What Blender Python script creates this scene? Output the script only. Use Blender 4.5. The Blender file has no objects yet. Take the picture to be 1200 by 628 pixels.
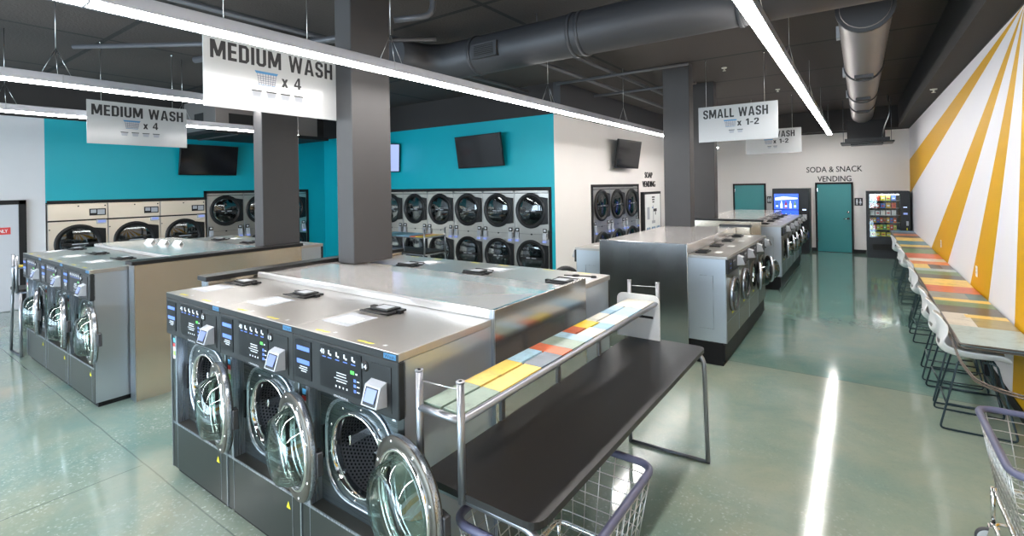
import bpy, bmesh, math, random
from mathutils import Matrix, Vector
R = math.radians
rnd = random.Random(7)
SC = bpy.context.scene
COL = SC.collection
PI = math.pi

# ------------------------------------------------------------------ materials
def nmat(name):
    m = bpy.data.materials.new(name); m.use_nodes = True
    return m, m.node_tree.nodes, m.node_tree.links, m.node_tree.nodes['Principled BSDF']
def mat(name, col, rough=.5, metal=0., emit=None, es=1., bump=0, bscale=200, var=0, vscale=6, coat=0, alpha=None, spec=None):
    m, N, L, b = nmat(name)
    b.inputs['Base Color'].default_value = (*col, 1)
    b.inputs['Roughness'].default_value = rough
    b.inputs['Metallic'].default_value = metal
    if coat: b.inputs['Coat Weight'].default_value = coat; b.inputs['Coat Roughness'].default_value = .1
    if spec is not None: b.inputs['Specular IOR Level'].default_value = spec
    if emit:
        b.inputs['Emission Color'].default_value = (*emit, 1); b.inputs['Emission Strength'].default_value = es
    tc = N.new('ShaderNodeTexCoord')
    if var:
        n = N.new('ShaderNodeTexNoise'); n.inputs['Scale'].default_value = vscale; n.inputs['Detail'].default_value = 5
        L.new(tc.outputs['Object'], n.inputs['Vector'])
        r = N.new('ShaderNodeMapRange'); r.inputs['To Min'].default_value = 1-var; r.inputs['To Max'].default_value = 1+var
        L.new(n.outputs['Fac'], r.inputs['Value'])
        h = N.new('ShaderNodeVectorMath'); h.operation = 'SCALE'; h.inputs[0].default_value = col
        L.new(r.outputs[0], h.inputs['Scale']); L.new(h.outputs[0], b.inputs['Base Color'])
    if bump:
        n = N.new('ShaderNodeTexNoise'); n.inputs['Scale'].default_value = bscale; n.inputs['Detail'].default_value = 3
        L.new(tc.outputs['Object'], n.inputs['Vector'])
        bp = N.new('ShaderNodeBump'); bp.inputs['Strength'].default_value = bump; bp.inputs['Distance'].default_value = .01
        L.new(n.outputs['Fac'], bp.inputs['Height']); L.new(bp.outputs[0], b.inputs['Normal'])
    return m
def brushed(name, col, rough, axis=2, metal=1.0, amt=.12, bmp=.10):
    """steel with fine streaks running along one object axis"""
    m, N, L, b = nmat(name)
    tc = N.new('ShaderNodeTexCoord'); mp = N.new('ShaderNodeMapping')
    s = [420, 420, 420]; s[axis] = 3; mp.inputs['Scale'].default_value = s
    L.new(tc.outputs['Object'], mp.inputs['Vector'])
    n = N.new('ShaderNodeTexNoise'); n.inputs['Scale'].default_value = 1.; n.inputs['Detail'].default_value = 3
    L.new(mp.outputs[0], n.inputs['Vector'])
    r = N.new('ShaderNodeMapRange'); r.inputs['To Min'].default_value = rough-amt; r.inputs['To Max'].default_value = rough+amt
    L.new(n.outputs['Fac'], r.inputs['Value']); L.new(r.outputs[0], b.inputs['Roughness'])
    n2 = N.new('ShaderNodeTexNoise'); n2.inputs['Scale'].default_value = 1.3; n2.inputs['Detail'].default_value = 2
    L.new(tc.outputs['Object'], n2.inputs['Vector'])
    bp = N.new('ShaderNodeBump'); bp.inputs['Strength'].default_value = bmp; bp.inputs['Distance'].default_value = .03
    L.new(n2.outputs['Fac'], bp.inputs['Height']); L.new(bp.outputs[0], b.inputs['Normal'])
    b.inputs['Base Color'].default_value = (*col, 1); b.inputs['Metallic'].default_value = metal
    return m
M = {}
M['steel'] = brushed('brushed steel', (.56, .55, .53), .26, 1)
M['steel_top'] = brushed('steel machine top', (.46, .44, .42), .30, 0, .8, .015, .0)
M['steel_hood'] = brushed('polished steel hood', (.80, .78, .77), .16, 0, .62, .03, .04)
M['steel_end'] = brushed('steel end panel', (.50, .50, .50), .20, 0, 1, .06)
M['steel_side'] = brushed('steel machine side', (.47, .52, .58), .32, 2, .8, .03)
M['steel_warm'] = brushed('steel pony wall cladding', (.66, .575, .47), .24, 2, .85, .03, .05)
M['steel_front'] = brushed('dark steel washer front', (.070, .078, .078), .30, 0, .85, .03, .03)
M['steel_small'] = brushed('bronze grey washer front', (.13, .13, .10), .30, 0, .85, .06)
M['recess'] = brushed('steel recess panel', (.11, .13, .14), .28, 0, .85, .03, .03)
M['stile'] = brushed('light steel stile', (.42, .46, .52), .28, 2, .9, .05)
M['dryer_steel'] = brushed('dryer face steel', (.50, .48, .45), .30, 0, .85, .05)
M['dryer_beige'] = brushed('warm dryer face steel', (.80, .73, .63), .38, 0, .75, .05)
M['chrome'] = mat('chrome', (.80, .80, .80), .10, 1)
M['chrome_wire'] = mat('chrome wire', (.55, .57, .57), .30, 1)
M['ring'] = mat('door ring metal', (.125, .115, .10), .38, .85)
M['door_dark'] = mat('dark door rim', (.05, .05, .055), .25, .3)
M['tube'] = mat('grey steel tube', (.32, .33, .36), .28, .85)
M['tube_dark'] = mat('dark grey steel tube', (.10, .11, .13), .3, .7)
M['charcoal'] = mat('charcoal panel', (.020, .022, .023), .5, .1, spec=.3)
M['blackglass'] = mat('black display glass', (.004, .004, .006), .30, 0, spec=.25)
M['black'] = mat('black plastic', (.008, .008, .009), .38, spec=.35)
M['blackmatte'] = mat('matte black paint', (.010, .010, .011), .6, spec=.3)
M['plinth'] = mat('black plinth', (.005, .005, .006), .5, spec=.25)
M['laminate'] = mat('black laminate', (.009, .008, .008), .42, bump=.02, bscale=400)
M['grey_plastic'] = mat('grey plastic', (.42, .44, .48), .4)
M['screen_blue'] = mat('lit reader screen', (.05, .07, .2), .2, emit=(.35, .45, .9), es=.45)
M['led_green'] = mat('green led', (.02, .2, .02), .3, emit=(.1, .9, .1), es=.8)
M['ink_white'] = mat('white print', (.75, .77, .8), .5)
M['ink_blue'] = mat('blue print', (.12, .22, .70), .45)
M['brand_blue'] = mat('blue brand plate', (.05, .20, .40), .45)
M['paper'] = mat('white paper', (.85, .86, .85), .6)
M['yellow_st'] = mat('yellow sticker', (.80, .70, .02), .5)
M['green_st'] = mat('green sticker', (.35, .65, .1), .5)
M['red_st'] = mat('red sticker', (.65, .05, .05), .5)
M['blue_st'] = mat('blue sticker', (.1, .45, .8), .5)
M['column'] = mat('column paint', (.042, .040, .041), .6, var=.06)
M['dark_paint'] = mat('dark ceiling paint', (.030, .027, .027), .8, bump=.15, bscale=60)
M['duct'] = mat('dark duct metal', (.048, .049, .055), .5, .25)
M['duct_light'] = mat('grey duct metal', (.19, .175, .17), .42, .3)
M['pipe'] = mat('grey pipe', (.10, .10, .11), .45, .3)
M['teal'] = mat('teal wall paint', (.003, .40, .49), .42, var=.04, vscale=2, spec=.4)
M['teal_door'] = mat('teal door paint', (.004, .22, .235), .35)
M['white_wall'] = mat('white wall paint', (.80, .765, .745), .55, var=.02, vscale=2)
M['white_left'] = mat('pale grey wall paint', (.68, .69, .73), .55, var=.02)
M['door_grey'] = mat('grey door paint', (.55, .57, .62), .5)
M['letter'] = mat('black lettering', (.01, .01, .012), .5)
M['sign'] = mat('glossy white sign board', (.44, .45, .455), .22, coat=.15)
M['alu'] = mat('aluminium housing', (.52, .54, .60), .35, .6)
M['lens'] = mat('light lens', (.9, .9, .9), .5, emit=(1, .965, .93), es=32)
M['seat_white'] = mat('white seat plastic', (.72, .73, .74), .32)
M['slot_dark'] = mat('seat slot shadow', (.01, .01, .01), .7)
M['wire_black'] = mat('dark teal black wire', (.012, .03, .038), .35, .3)
M['cart_rim'] = mat('blue grey vinyl rim', (.095, .10, .17), .42)
M['rubber'] = mat('grey black rubber', (.03, .03, .035), .6)
M['wheel'] = mat('grey wheel hub', (.50, .51, .53), .4)
M['tv'] = mat('tv screen', (.010, .010, .012), .10)
M['tv_lit'] = mat('lit tv screen', (.1, .1, .2), .2, emit=(.35, .45, .8), es=.7)
M['vend_blue'] = mat('blue lit panel', (.02, .05, .4), .25, emit=(.03, .10, .75), es=1.1)
M['vend_pale'] = mat('pale lit panel', (.5, .6, .9), .25, emit=(.55, .65, 1), es=1.0)
M['edging'] = mat('brown grey edging', (.13, .105, .09), .4, .6)
M['gap'] = mat('dark gap', (.01, .01, .01), .8)
M['sprinkler'] = mat('white sprinkler', (.6, .58, .5), .5)

def glass(name, tint, gloss=.12, rough=.02):
    m = bpy.data.materials.new(name); m.use_nodes = True; N = m.node_tree.nodes; L = m.node_tree.links; N.clear()
    o = N.new('ShaderNodeOutputMaterial'); mx = N.new('ShaderNodeMixShader'); t = N.new('ShaderNodeBsdfTransparent'); g = N.new('ShaderNodeBsdfGlossy')
    t.inputs[0].default_value = (*tint, 1); g.inputs['Roughness'].default_value = rough; g.inputs[0].default_value = (.9, .95, .97, 1)
    f = N.new('ShaderNodeLayerWeight'); f.inputs['Blend'].default_value = .22
    mr = N.new('ShaderNodeMapRange'); mr.inputs['To Min'].default_value = gloss; mr.inputs['To Max'].default_value = .8
    L.new(f.outputs['Fresnel'], mr.inputs['Value']); L.new(mr.outputs[0], mx.inputs[0])
    L.new(t.outputs[0], mx.inputs[1]); L.new(g.outputs[0], mx.inputs[2]); L.new(mx.outputs[0], o.inputs[0])
    return m
M['glass'] = glass('washer door glass', (.56, .64, .60), .08)
M['dryer_glass'] = glass('dryer door glass', (.16, .18, .19), .09, .05)
M['window_glass'] = glass('window glass', (.96, .98, .98), .03)

def drum_mat(side):
    """dark steel with a regular grid of small holes, wrapped round the drum or flat on its back"""
    m, N, L, b = nmat('perforated drum')
    tc = N.new('ShaderNodeTexCoord'); sep = N.new('ShaderNodeSeparateXYZ'); L.new(tc.outputs['Object'], sep.inputs[0])
    def mth(op, a, b_=0.):
        n = N.new('ShaderNodeMath'); n.operation = op
        for i, v in enumerate((a, b_)):
            if isinstance(v, (int, float)): n.inputs[i].default_value = v
            else: L.new(v, n.inputs[i])
        return n.outputs[0]
    z = mth('SUBTRACT', sep.outputs[2], .745)
    if side: u = mth('MULTIPLY', mth('ARCTAN2', sep.outputs[0], z), 70/(2*PI)); v = mth('MULTIPLY', sep.outputs[1], 48.)
    else: u = mth('MULTIPLY', sep.outputs[0], 48.); v = mth('MULTIPLY', z, 48.)
    row = mth('MULTIPLY', mth('MODULO', mth('FLOOR', mth('ADD', v, 100.)), 2.), .5)
    fu = mth('SUBTRACT', mth('FRACT', mth('ADD', mth('ADD', u, 100.), row)), .5); fv = mth('SUBTRACT', mth('FRACT', mth('ADD', v, 100.)), .5)
    d = mth('ADD', mth('MULTIPLY', fu, fu), mth('MULTIPLY', fv, fv)); k = mth('GREATER_THAN', d, .085)
    mx = N.new('ShaderNodeMix'); mx.data_type = 'RGBA'; L.new(k, mx.inputs[0]); mx.inputs[6].default_value = (.006, .006, .008, 1); mx.inputs[7].default_value = (.26, .27, .29, 1)
    L.new(mx.outputs[2], b.inputs['Base Color']); b.inputs['Metallic'].default_value = .6; b.inputs['Roughness'].default_value = .35
    return m
M['drum'] = drum_mat(True); M['drum_back'] = drum_mat(False)


def floor_mat():
    m, N, L, b = nmat('polished stained concrete')
    g = N.new('ShaderNodeNewGeometry'); sep = N.new('ShaderNodeSeparateXYZ'); L.new(g.outputs['Position'], sep.inputs[0])
    def noise(sc, det=6, rough=.6, dist=0):
        n = N.new('ShaderNodeTexNoise'); n.inputs['Scale'].default_value = sc; n.inputs['Detail'].default_value = det
        n.inputs['Roughness'].default_value = rough; n.inputs['Distortion'].default_value = dist
        L.new(g.outputs['Position'], n.inputs['Vector']); return n.outputs['Fac']
    def mth(op, a, b_=None, clamp=False):
        n = N.new('ShaderNodeMath'); n.operation = op; n.use_clamp = clamp
        for i, v in enumerate((a, b_)):
            if v is None: continue
            if isinstance(v, (int, float)): n.inputs[i].default_value = v
            else: L.new(v, n.inputs[i])
        return n.outputs[0]
    def mix(f, a, c):
        n = N.new('ShaderNodeMix'); n.data_type = 'RGBA'
        if isinstance(f, float): n.inputs[0].default_value = f
        else: L.new(f, n.inputs[0])
        for s, v in ((6, a), (7, c)):
            if isinstance(v, tuple): n.inputs[s].default_value = (*v, 1)
            else: L.new(v, n.inputs[s])
        return n.outputs[2]
    def ramp(v, lo, hi):
        n = N.new('ShaderNodeMapRange'); n.inputs['From Min'].default_value = lo; n.inputs['From Max'].default_value = hi
        n.clamp = True; L.new(v, n.inputs['Value']); return n.outputs[0]
    X, Y = sep.outputs[0], sep.outputs[1]
    big = noise(.55, 6, .6, .8)
    c = mix(ramp(big, .40, .62), (.140, .262, .248), (.295, .335, .265))
    c = mix(mth('MULTIPLY', ramp(X, -2.6, -.4), .55), c, (.305, .312, .232))
    # slabs poured at different times: the back one is greener, the front right one sandier
    c = mix(mth('MULTIPLY', ramp(Y, 6.37, 6.41), ramp(X, -1.6, -1.5)), c, (.105, .215, .185))
    c2 = mix(ramp(noise(1.3, 8, .7, .6), .35, .7), (.11, .215, .205), (.35, .37, .295))
    c = mix(.35, c, c2)
    agg = N.new('ShaderNodeTexVoronoi'); agg.inputs['Scale'].default_value = 75
    L.new(g.outputs['Position'], agg.inputs['Vector'])
    sp = mth('MULTIPLY', ramp(agg.outputs['Color'], .72, .95), ramp(noise(.9, 4, .6, .5), .46, .62))
    sp = mth('MULTIPLY', sp, mth('SUBTRACT', 1., mth('MULTIPLY', ramp(Y, 2.5, 4.5), .85)))
    c = mix(mth('MULTIPLY', sp, .8), c, (.55, .64, .60))
    fine = noise(38, 5, .75)
    c = mix(mth('MULTIPLY', ramp(fine, .55, .8), .35), c, (.07, .12, .11))
    wob = mth('MULTIPLY', mth('SUBTRACT', noise(3, 4), .5), .02)
    def line(co, at, w):
        d = mth('ABSOLUTE', mth('SUBTRACT', mth('ADD', co, wob), at)); return mth('SUBTRACT', 1., ramp(d, w*.4, w))
    j = mth('MULTIPLY', line(Y, 6.39, .008), ramp(X, -1.6, -1.5))
    j = mth('MAXIMUM', j, mth('MULTIPLY', line(Y, 1.49, .007), mth('SUBTRACT', 1., ramp(X, -2., -1.9))))
    j = mth('MAXIMUM', j, mth('MULTIPLY', line(X, -4.66, .008), mth('SUBTRACT', 1., ramp(Y, 1.45, 1.5))))
    j = mth('MAXIMUM', j, mth('MULTIPLY', line(Y, 12.6, .012), ramp(X, -1.6, -1.5)))
    c = mix(mth('MULTIPLY', j, .6), c, (.05, .08, .075))
    L.new(c, b.inputs['Base Color'])
    L.new(mth('ADD', .05, mth('MULTIPLY', noise(6, 5), .10)), b.inputs['Roughness'])
    b.inputs['Specular IOR Level'].default_value = .6
    b.inputs['Coat Weight'].default_value = .3; b.inputs['Coat Roughness'].default_value = .06
    bp = N.new('ShaderNodeBump'); bp.inputs['Strength'].default_value = .06; bp.inputs['Distance'].default_value = .01
    L.new(noise(9, 4), bp.inputs['Height']); L.new(bp.outputs[0], b.inputs['Normal'])
    return m
M['floor'] = floor_mat()

def ceiling_mat():
    m, N, L, b = nmat('dark acoustic ceiling panels')
    g = N.new('ShaderNodeNewGeometry'); mp = N.new('ShaderNodeMapping'); mp.inputs['Location'].default_value = (1.1, -.19, 0)
    L.new(g.outputs['Position'], mp.inputs['Vector'])
    br = N.new('ShaderNodeTexBrick'); br.inputs['Scale'].default_value = 1; br.offset = 0
    br.inputs['Brick Width'].default_value = 2.44; br.inputs['Row Height'].default_value = 2.14; br.inputs['Mortar Size'].default_value = .035
    br.inputs['Color1'].default_value = (.054, .044, .040, 1); br.inputs['Color2'].default_value = (.047, .039, .036, 1); br.inputs['Mortar'].default_value = (.010, .010, .011, 1)
    L.new(mp.outputs[0], br.inputs['Vector']); L.new(br.outputs['Color'], b.inputs['Base Color'])
    b.inputs['Roughness'].default_value = .85
    n = N.new('ShaderNodeTexNoise'); n.inputs['Scale'].default_value = 35; L.new(g.outputs['Position'], n.inputs['Vector'])
    bp = N.new('ShaderNodeBump'); bp.inputs['Strength'].default_value = .3; bp.inputs['Distance'].default_value = .02
    L.new(n.outputs['Fac'], bp.inputs['Height']); L.new(bp.outputs[0], b.inputs['Normal'])
    return m
M['ceiling'] = ceiling_mat()

def sunburst_mat():
    """white wall with painted yellow rays that meet at a point high on the wall"""
    m, N, L, b = nmat('sunburst painted wall')
    g = N.new('ShaderNodeNewGeometry'); sep = N.new('ShaderNodeSeparateXYZ'); L.new(g.outputs['Position'], sep.inputs[0])
    def mth(op, a, b_):
        n = N.new('ShaderNodeMath'); n.operation = op
        for i, v in enumerate((a, b_)):
            if isinstance(v, (int, float)): n.inputs[i].default_value = v
            else: L.new(v, n.inputs[i])
        return n.outputs[0]
    dy = mth('SUBTRACT', sep.outputs[1], 5.87); dz = mth('SUBTRACT', 3.63, sep.outputs[2])
    ang = mth('ARCTAN2', dy, dz)
    tot = 0.
    for lo, hi in ((81.3, 85.75), (59.4, 68.1), (30.6, 44.4), (-4, 10.7), (-36, -20), (-62, -52), (-82, -74)):
        k = mth('MULTIPLY', mth('GREATER_THAN', ang, R(lo)), mth('LESS_THAN', ang, R(hi)))
        tot = mth('ADD', tot, k)
    mx = N.new('ShaderNodeMix'); mx.data_type = 'RGBA'; L.new(tot, mx.inputs[0])
    mx.inputs[6].default_value = (.80, .78, .82, 1); mx.inputs[7].default_value = (.66, .35, .002, 1)
    L.new(mx.outputs[2], b.inputs['Base Color']); b.inputs['Roughness'].default_value = .55; b.inputs['Specular IOR Level'].default_value = .25
    return m
M['sunburst'] = sunburst_mat()

def plank(name, col):
    m, N, L, b = nmat('worn paint ' + name)
    tc = N.new('ShaderNodeTexCoord'); n = N.new('ShaderNodeTexNoise'); n.inputs['Scale'].default_value = 7; n.inputs['Detail'].default_value = 8; n.inputs['Roughness'].default_value = .7
    g = N.new('ShaderNodeNewGeometry'); L.new(g.outputs['Position'], n.inputs['Vector'])
    cr = N.new('ShaderNodeValToRGB'); e = cr.color_ramp.elements
    e[0].position = .30; e[0].color = (*[c*.62 for c in col], 1); e[1].position = .46; e[1].color = (*col, 1)
    x = e.new(.72); x.color = (*[min(1, c*1.12+.015) for c in col], 1)
    L.new(n.outputs['Fac'], cr.inputs[0]); L.new(cr.outputs[0], b.inputs['Base Color'])
    b.inputs['Roughness'].default_value = .35; b.inputs['Coat Weight'].default_value = .18; b.inputs['Coat Roughness'].default_value = .08
    return m
PK = {k: plank(k, c) for k, c in dict(
    yellow=(.80, .55, .12), cream=(.78, .66, .40), green=(.12, .22, .08), sage=(.22, .30, .17), red=(.62, .12, .035),
    orange=(.70, .20, .05), teal=(.07, .20, .24), paleblue=(.36, .47, .47), grey=(.24, .25, .22), olive=(.32, .26, .10),
    dark=(.075, .06, .045), white=(.66, .62, .54), blue=(.22, .42, .58), slate=(.13, .17, .22), greygreen=(.25, .33, .27),
    brightyellow=(.85, .62, .03), skyblue=(.36, .56, .68)).items()}

# ------------------------------------------------------------------ builders
class MB:
    """collects shapes in one bmesh; build() links them as one mesh object"""
    def __init__(s): s.bm = bmesh.new(); s.mats = []; s.T = Matrix.Identity(4)
    def mi(s, m):
        if m not in s.mats: s.mats.append(m)
        return s.mats.index(m)
    def v(s, p): return s.bm.verts.new(s.T @ Vector(p))
    def f(s, vs, m, smooth=False):
        try: f = s.bm.faces.new(vs)
        except ValueError: return None
        f.material_index = s.mi(m); f.smooth = smooth; return f
    def poly(s, pts, m): s.f([s.v(p) for p in pts], m); return s
    def box(s, x0, x1, y0, y1, z0, z1, m, bev=0):
        x0, x1 = sorted((x0, x1)); y0, y1 = sorted((y0, y1)); z0, z1 = sorted((z0, z1))
        vs = [s.v((x, y, z)) for z in (z0, z1) for y in (y0, y1) for x in (x0, x1)]
        fs = [s.f([vs[i] for i in q], m) for q in ((0, 2, 3, 1), (4, 5, 7, 6), (0, 1, 5, 4), (2, 6, 7, 3), (0, 4, 6, 2), (1, 3, 7, 5))]
        if bev:
            es = list({e for f in fs for e in f.edges})
            r = bmesh.ops.bevel(s.bm, geom=es, offset=bev, segments=2, affect='EDGES', profile=.6)
            for f in r['faces']: f.material_index = s.mi(m); f.smooth = True
        return s
    def prism(s, poly, axis, a, b, m, smooth=False):
        """extrude a 2D polygon along an axis: axis 'x' -> (y,z), 'y' -> (x,z), 'z' -> (x,y)"""
        def P(p, t): return {'x': (t, p[0], p[1]), 'y': (p[0], t, p[1]), 'z': (p[0], p[1], t)}[axis]
        A = [s.v(P(p, a)) for p in poly]; B = [s.v(P(p, b)) for p in poly]; n = len(poly)
        s.f(A[::-1], m); s.f(B, m)
        for i in range(n): s.f([A[i], A[(i+1) % n], B[(i+1) % n], B[i]], m, smooth)
        return s
    def tube(s, pts, r, m, seg=8, closed=False, caps=True):
        pts = [Vector(p) for p in pts]; n = len(pts); rings = []; up = None
        for i, p in enumerate(pts):
            if closed: t = (pts[(i+1) % n]-pts[i-1]).normalized()
            else: t = (pts[min(i+1, n-1)]-pts[max(i-1, 0)]).normalized()
            if up is None:
                a = Vector((0, 0, 1)) if abs(t.z) < .9 else Vector((1, 0, 0)); up = (a-t*a.dot(t)).normalized()
            else:
                up = (up-t*up.dot(t)); up = up.normalized() if up.length > 1e-6 else t.orthogonal().normalized()
            sd = t.cross(up)
            k = 1.
            if (0 < i < n-1) or closed:
                a1 = (pts[i]-pts[i-1]).normalized(); a2 = (pts[(i+1) % n]-pts[i]).normalized()
                k = 1/max(.5, math.sqrt(max(0, (1+a1.dot(a2))/2)))
            rr = r[i] if isinstance(r, (list, tuple)) else r
            rings.append([s.v(p+(up*math.cos(2*PI*j/seg)+sd*math.sin(2*PI*j/seg))*rr*(k if k < 1.3 else 1.1)) for j in range(seg)])
        for i in range(n if closed else n-1):
            A, B = rings[i], rings[(i+1) % n]
            for j in range(seg): s.f([A[j], A[(j+1) % seg], B[(j+1) % seg], B[j]], m, True)
        if caps and not closed: s.f(rings[0][::-1], m); s.f(rings[-1], m)
        return s
    def lathe(s, prof, m, axis='y', c=(0, 0, 0), seg=32, sq=0., sx=1.):
        """revolve (radius, offset) pairs about an axis; sq squares the outline off a little"""
        rings = []
        for rad, off in prof:
            ring = []
            for j in range(seg):
                a = 2*PI*j/seg; k = rad*(1+sq*(math.sin(2*a)**2))
                u, w = k*math.cos(a)*sx, k*math.sin(a)
                p = {'y': (c[0]+u, c[1]+off, c[2]+w), 'z': (c[0]+u, c[1]+w, c[2]+off), 'x': (c[0]+off, c[1]+u, c[2]+w)}[axis]
                ring.append(s.v(p))
            rings.append(ring)
        ms = m if isinstance(m, list) else [m]*(len(prof)-1)
        for i in range(len(prof)-1):
            for j in range(seg): s.f([rings[i][j], rings[i][(j+1) % seg], rings[i+1][(j+1) % seg], rings[i+1][j]], ms[i], True)
        return s
    def disc(s, c, r, m, axis='y', seg=28, sx=1.):
        pts = []
        for j in range(seg):
            a = 2*PI*j/seg; u, w = r*math.cos(a)*sx, r*math.sin(a)
            pts.append({'y': (c[0]+u, c[1], c[2]+w), 'z': (c[0]+u, c[1]+w, c[2]), 'x': (c[0], c[1]+u, c[2]+w)}[axis])
        s.poly(pts, m); return s
    def text(s, txt, o, right, up, h, m, w=None, bold=.0, center=True):
        """flat lettering; bold overprints the glyphs a little to each side"""
        vs, fs, (x0, x1, y0, y1) = glyphs(txt)
        k = h/max(1e-6, y1-y0); kx = (w/(x1-x0)) if w else k
        right, up, o = Vector(right), Vector(up), Vector(o); cx = (x0+x1)/2 if center else x0; nm = right.cross(up)
        for i, (dx, dy) in enumerate(((0, 0),) if bold < .006 else ((0, 0), (-1, 0), (1, 0), (0, .6), (0, -.6))):
            V = [s.v(o+right*((x-cx)*kx+dx*bold*kx)+up*((y-y0)*k+dy*bold*k)+nm*(i*.00006)) for x, y in vs]
            for f in fs: s.f([V[j] for j in f], m)
        return s
    def build(s, name, parent=None, recalc=True, auto=True):
        if recalc: bmesh.ops.recalc_face_normals(s.bm, faces=s.bm.faces)
        me = bpy.data.meshes.new(name); s.bm.to_mesh(me); s.bm.free()
        for m in s.mats: me.materials.append(M[m] if isinstance(m, str) else m)
        o = bpy.data.objects.new(name, me); COL.objects.link(o)
        if parent: o.parent = parent
        return o
# heavy condensed capitals drawn as convex pieces on a 1-high grid
_T = .19
def _bar(x0, x1, y0, y1): return [(x0, y0), (x1, y0), (x1, y1), (x0, y1)]
def _ring(w, t, c, cut=None):
    o = [(c, 0), (w-c, 0), (w, c), (w, 1-c), (w-c, 1), (c, 1), (0, 1-c), (0, c)]
    k = c*.45; i = [(t+k*.0, t), (w-t, t), (w-t, t+k), (w-t, 1-t-k), (w-t, 1-t), (t, 1-t), (t, 1-t-k), (t, t+k)]
    i = [(t+k, t), (w-t-k, t), (w-t, t+k), (w-t, 1-t-k), (w-t-k, 1-t), (t+k, 1-t), (t, 1-t-k), (t, t+k)]
    return [[o[j], o[(j+1) % 8], i[(j+1) % 8], i[j]] for j in range(8) if not (cut and j in cut)]
def block(ch):
    t = _T
    if ch == 'M': w = .80; return w, [_bar(0, t*.9, 0, 1), _bar(w-t*.9, w, 0, 1), [(0, 1), (t*1.25, 1), (w/2+.09, .12), (w/2-.09, .12)], [(w-t*1.25, 1), (w, 1), (w/2+.09, .12), (w/2-.09, .12)]]
    if ch == 'W': w = .92; k = .17; return w, [[(0, 1), (k, 1), (k+.16, 0), (k-.01, 0)], [(w, 1), (w-k+.16+.01, 0) if 0 else (w-k+.01, 0), (w-k-.16, 0), (w-k, 1)], [(k-.01, 0), (k+.16, 0), (w/2+.07, 1), (w/2-.07, 1)], [(w-k+.01, 0), (w-k-.16, 0), (w/2-.07, 1), (w/2+.07, 1)]]
    if ch == 'E': return .48, [_bar(0, t, 0, 1), _bar(0, .48, 0, .17), _bar(0, .45, .42, .58), _bar(0, .48, .83, 1)]
    if ch == 'L': return .46, [_bar(0, t, 0, 1), _bar(0, .46, 0, .17)]
    if ch == 'I': return t, [_bar(0, t, 0, 1)]
    if ch == 'H': return .58, [_bar(0, t, 0, 1), _bar(.58-t, .58, 0, 1), _bar(0, .58, .42, .59)]
    if ch == 'D': return .57, [_bar(0, t, 0, 1), _bar(0, .42, 0, .17), _bar(0, .42, .83, 1), [(.42, 0), (.57, .16), (.57-t, .22), (.36, .17)], [(.42, 1), (.36, .83), (.57-t, .78), (.57, .84)], _bar(.57-t, .57, .16, .84)]
    if ch == 'U': return .58, [_bar(0, t, .15, 1), _bar(.58-t, .58, .15, 1), [(0, .15), (.15, 0), (.22, .17), (t, .22)], [(.58, .15), (.58-t, .22), (.36, .17), (.43, 0)], _bar(.15, .43, 0, .17)]
    if ch == 'A': w = .66; return w, [[(0, 0), (t, 0), (w/2+.03, 1), (w/2-.11, 1)], [(w, 0), (w-t, 0), (w/2-.03, 1), (w/2+.11, 1)], _bar(.17, w-.17, .20, .35)]
    if ch == 'S': w = .55; return w, [_bar(.14, w-.14, .84, 1), [(.14, 1), (.14, .84), (t, .78), (0, .84)], [(w-.14, 1), (w, .86), (w-t, .78), (w-.14, .84)], _bar(w-t, w, .70, .86), _bar(0, t, .62, .84), [(0, .62), (t, .66), (w-.08, .50), (w-t, .36), (.06, .50)], [(w-.08, .50), (w, .38), (w-t, .34)], _bar(w-t, w, .16, .38), [(w, .16), (w-t, .22), (w-.14, .16), (w-.14, 0)], _bar(.14, w-.14, 0, .16), [(0, .15), (.14, 0), (.14, .16), (t, .22)], _bar(0, t, .15, .30)]
    if ch == 'x': return .52, [[(0, 0), (.19, 0), (.52, .72), (.33, .72)], [(.33, 0), (.52, 0), (.19, .72), (0, .72)]]
    if ch == '4': return .58, [_bar(.32, .49, 0, 1), _bar(0, .58, .20, .35), [(0, .35), (.15, .35), (.40, 1), (.32, 1)]]
    if ch == '1': return .34, [_bar(.15, .34, 0, 1), [(0, .80), (0, .64), (.16, .72), (.16, 1)]]
    if ch == '2': w = .53; return w, [_bar(0, w, 0, .17), [(0, .17), (.20, .17), (w, .60), (w-t, .64)], _bar(w-t, w, .60, .86), [(w, .86), (w-.14, 1), (w-.14, .84), (w-t, .78)], _bar(.14, w-.14, .84, 1), [(.14, 1), (0, .85), (t, .78), (.14, .84)], _bar(0, t, .68, .85)]
    if ch == '-': return .34, [_bar(0, .34, .32, .48)]
    return .26, []
def block_text(mb, txt, o, h, w, m):
    adv = [block(c) for c in txt]; total = sum(a[0] for a in adv)+.11*(len(txt)-1); k = w/total; x = -total/2
    for i, (wd_, ps) in enumerate(adv):
        for j, p in enumerate(ps): mb.poly([(o[0]+(x+q[0])*k, o[1]+.0002*(j % 4), o[2]+q[1]*h) for q in p], m)
        x += wd_+.11
_G = {}
def glyphs(txt, bold=0):
    if (txt, bold) in _G: return _G[(txt, bold)]
    cu = bpy.data.curves.new('t', 'FONT'); cu.body = txt; cu.resolution_u = 3
    ob = bpy.data.objects.new('t', cu); COL.objects.link(ob)
    bpy.context.view_layer.update()
    me = ob.evaluated_get(bpy.context.evaluated_depsgraph_get()).to_mesh()
    vs = [(v.co.x, v.co.y) for v in me.vertices]; fs = [tuple(p.vertices) for p in me.polygons]
    ob.evaluated_get(bpy.context.evaluated_depsgraph_get()).to_mesh_clear()
    bpy.data.objects.remove(ob); bpy.data.curves.remove(cu)
    b = (min(v[0] for v in vs), max(v[0] for v in vs), min(v[1] for v in vs), max(v[1] for v in vs))
    _G[(txt, bold)] = (vs, fs, b); return _G[(txt, bold)]
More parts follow.
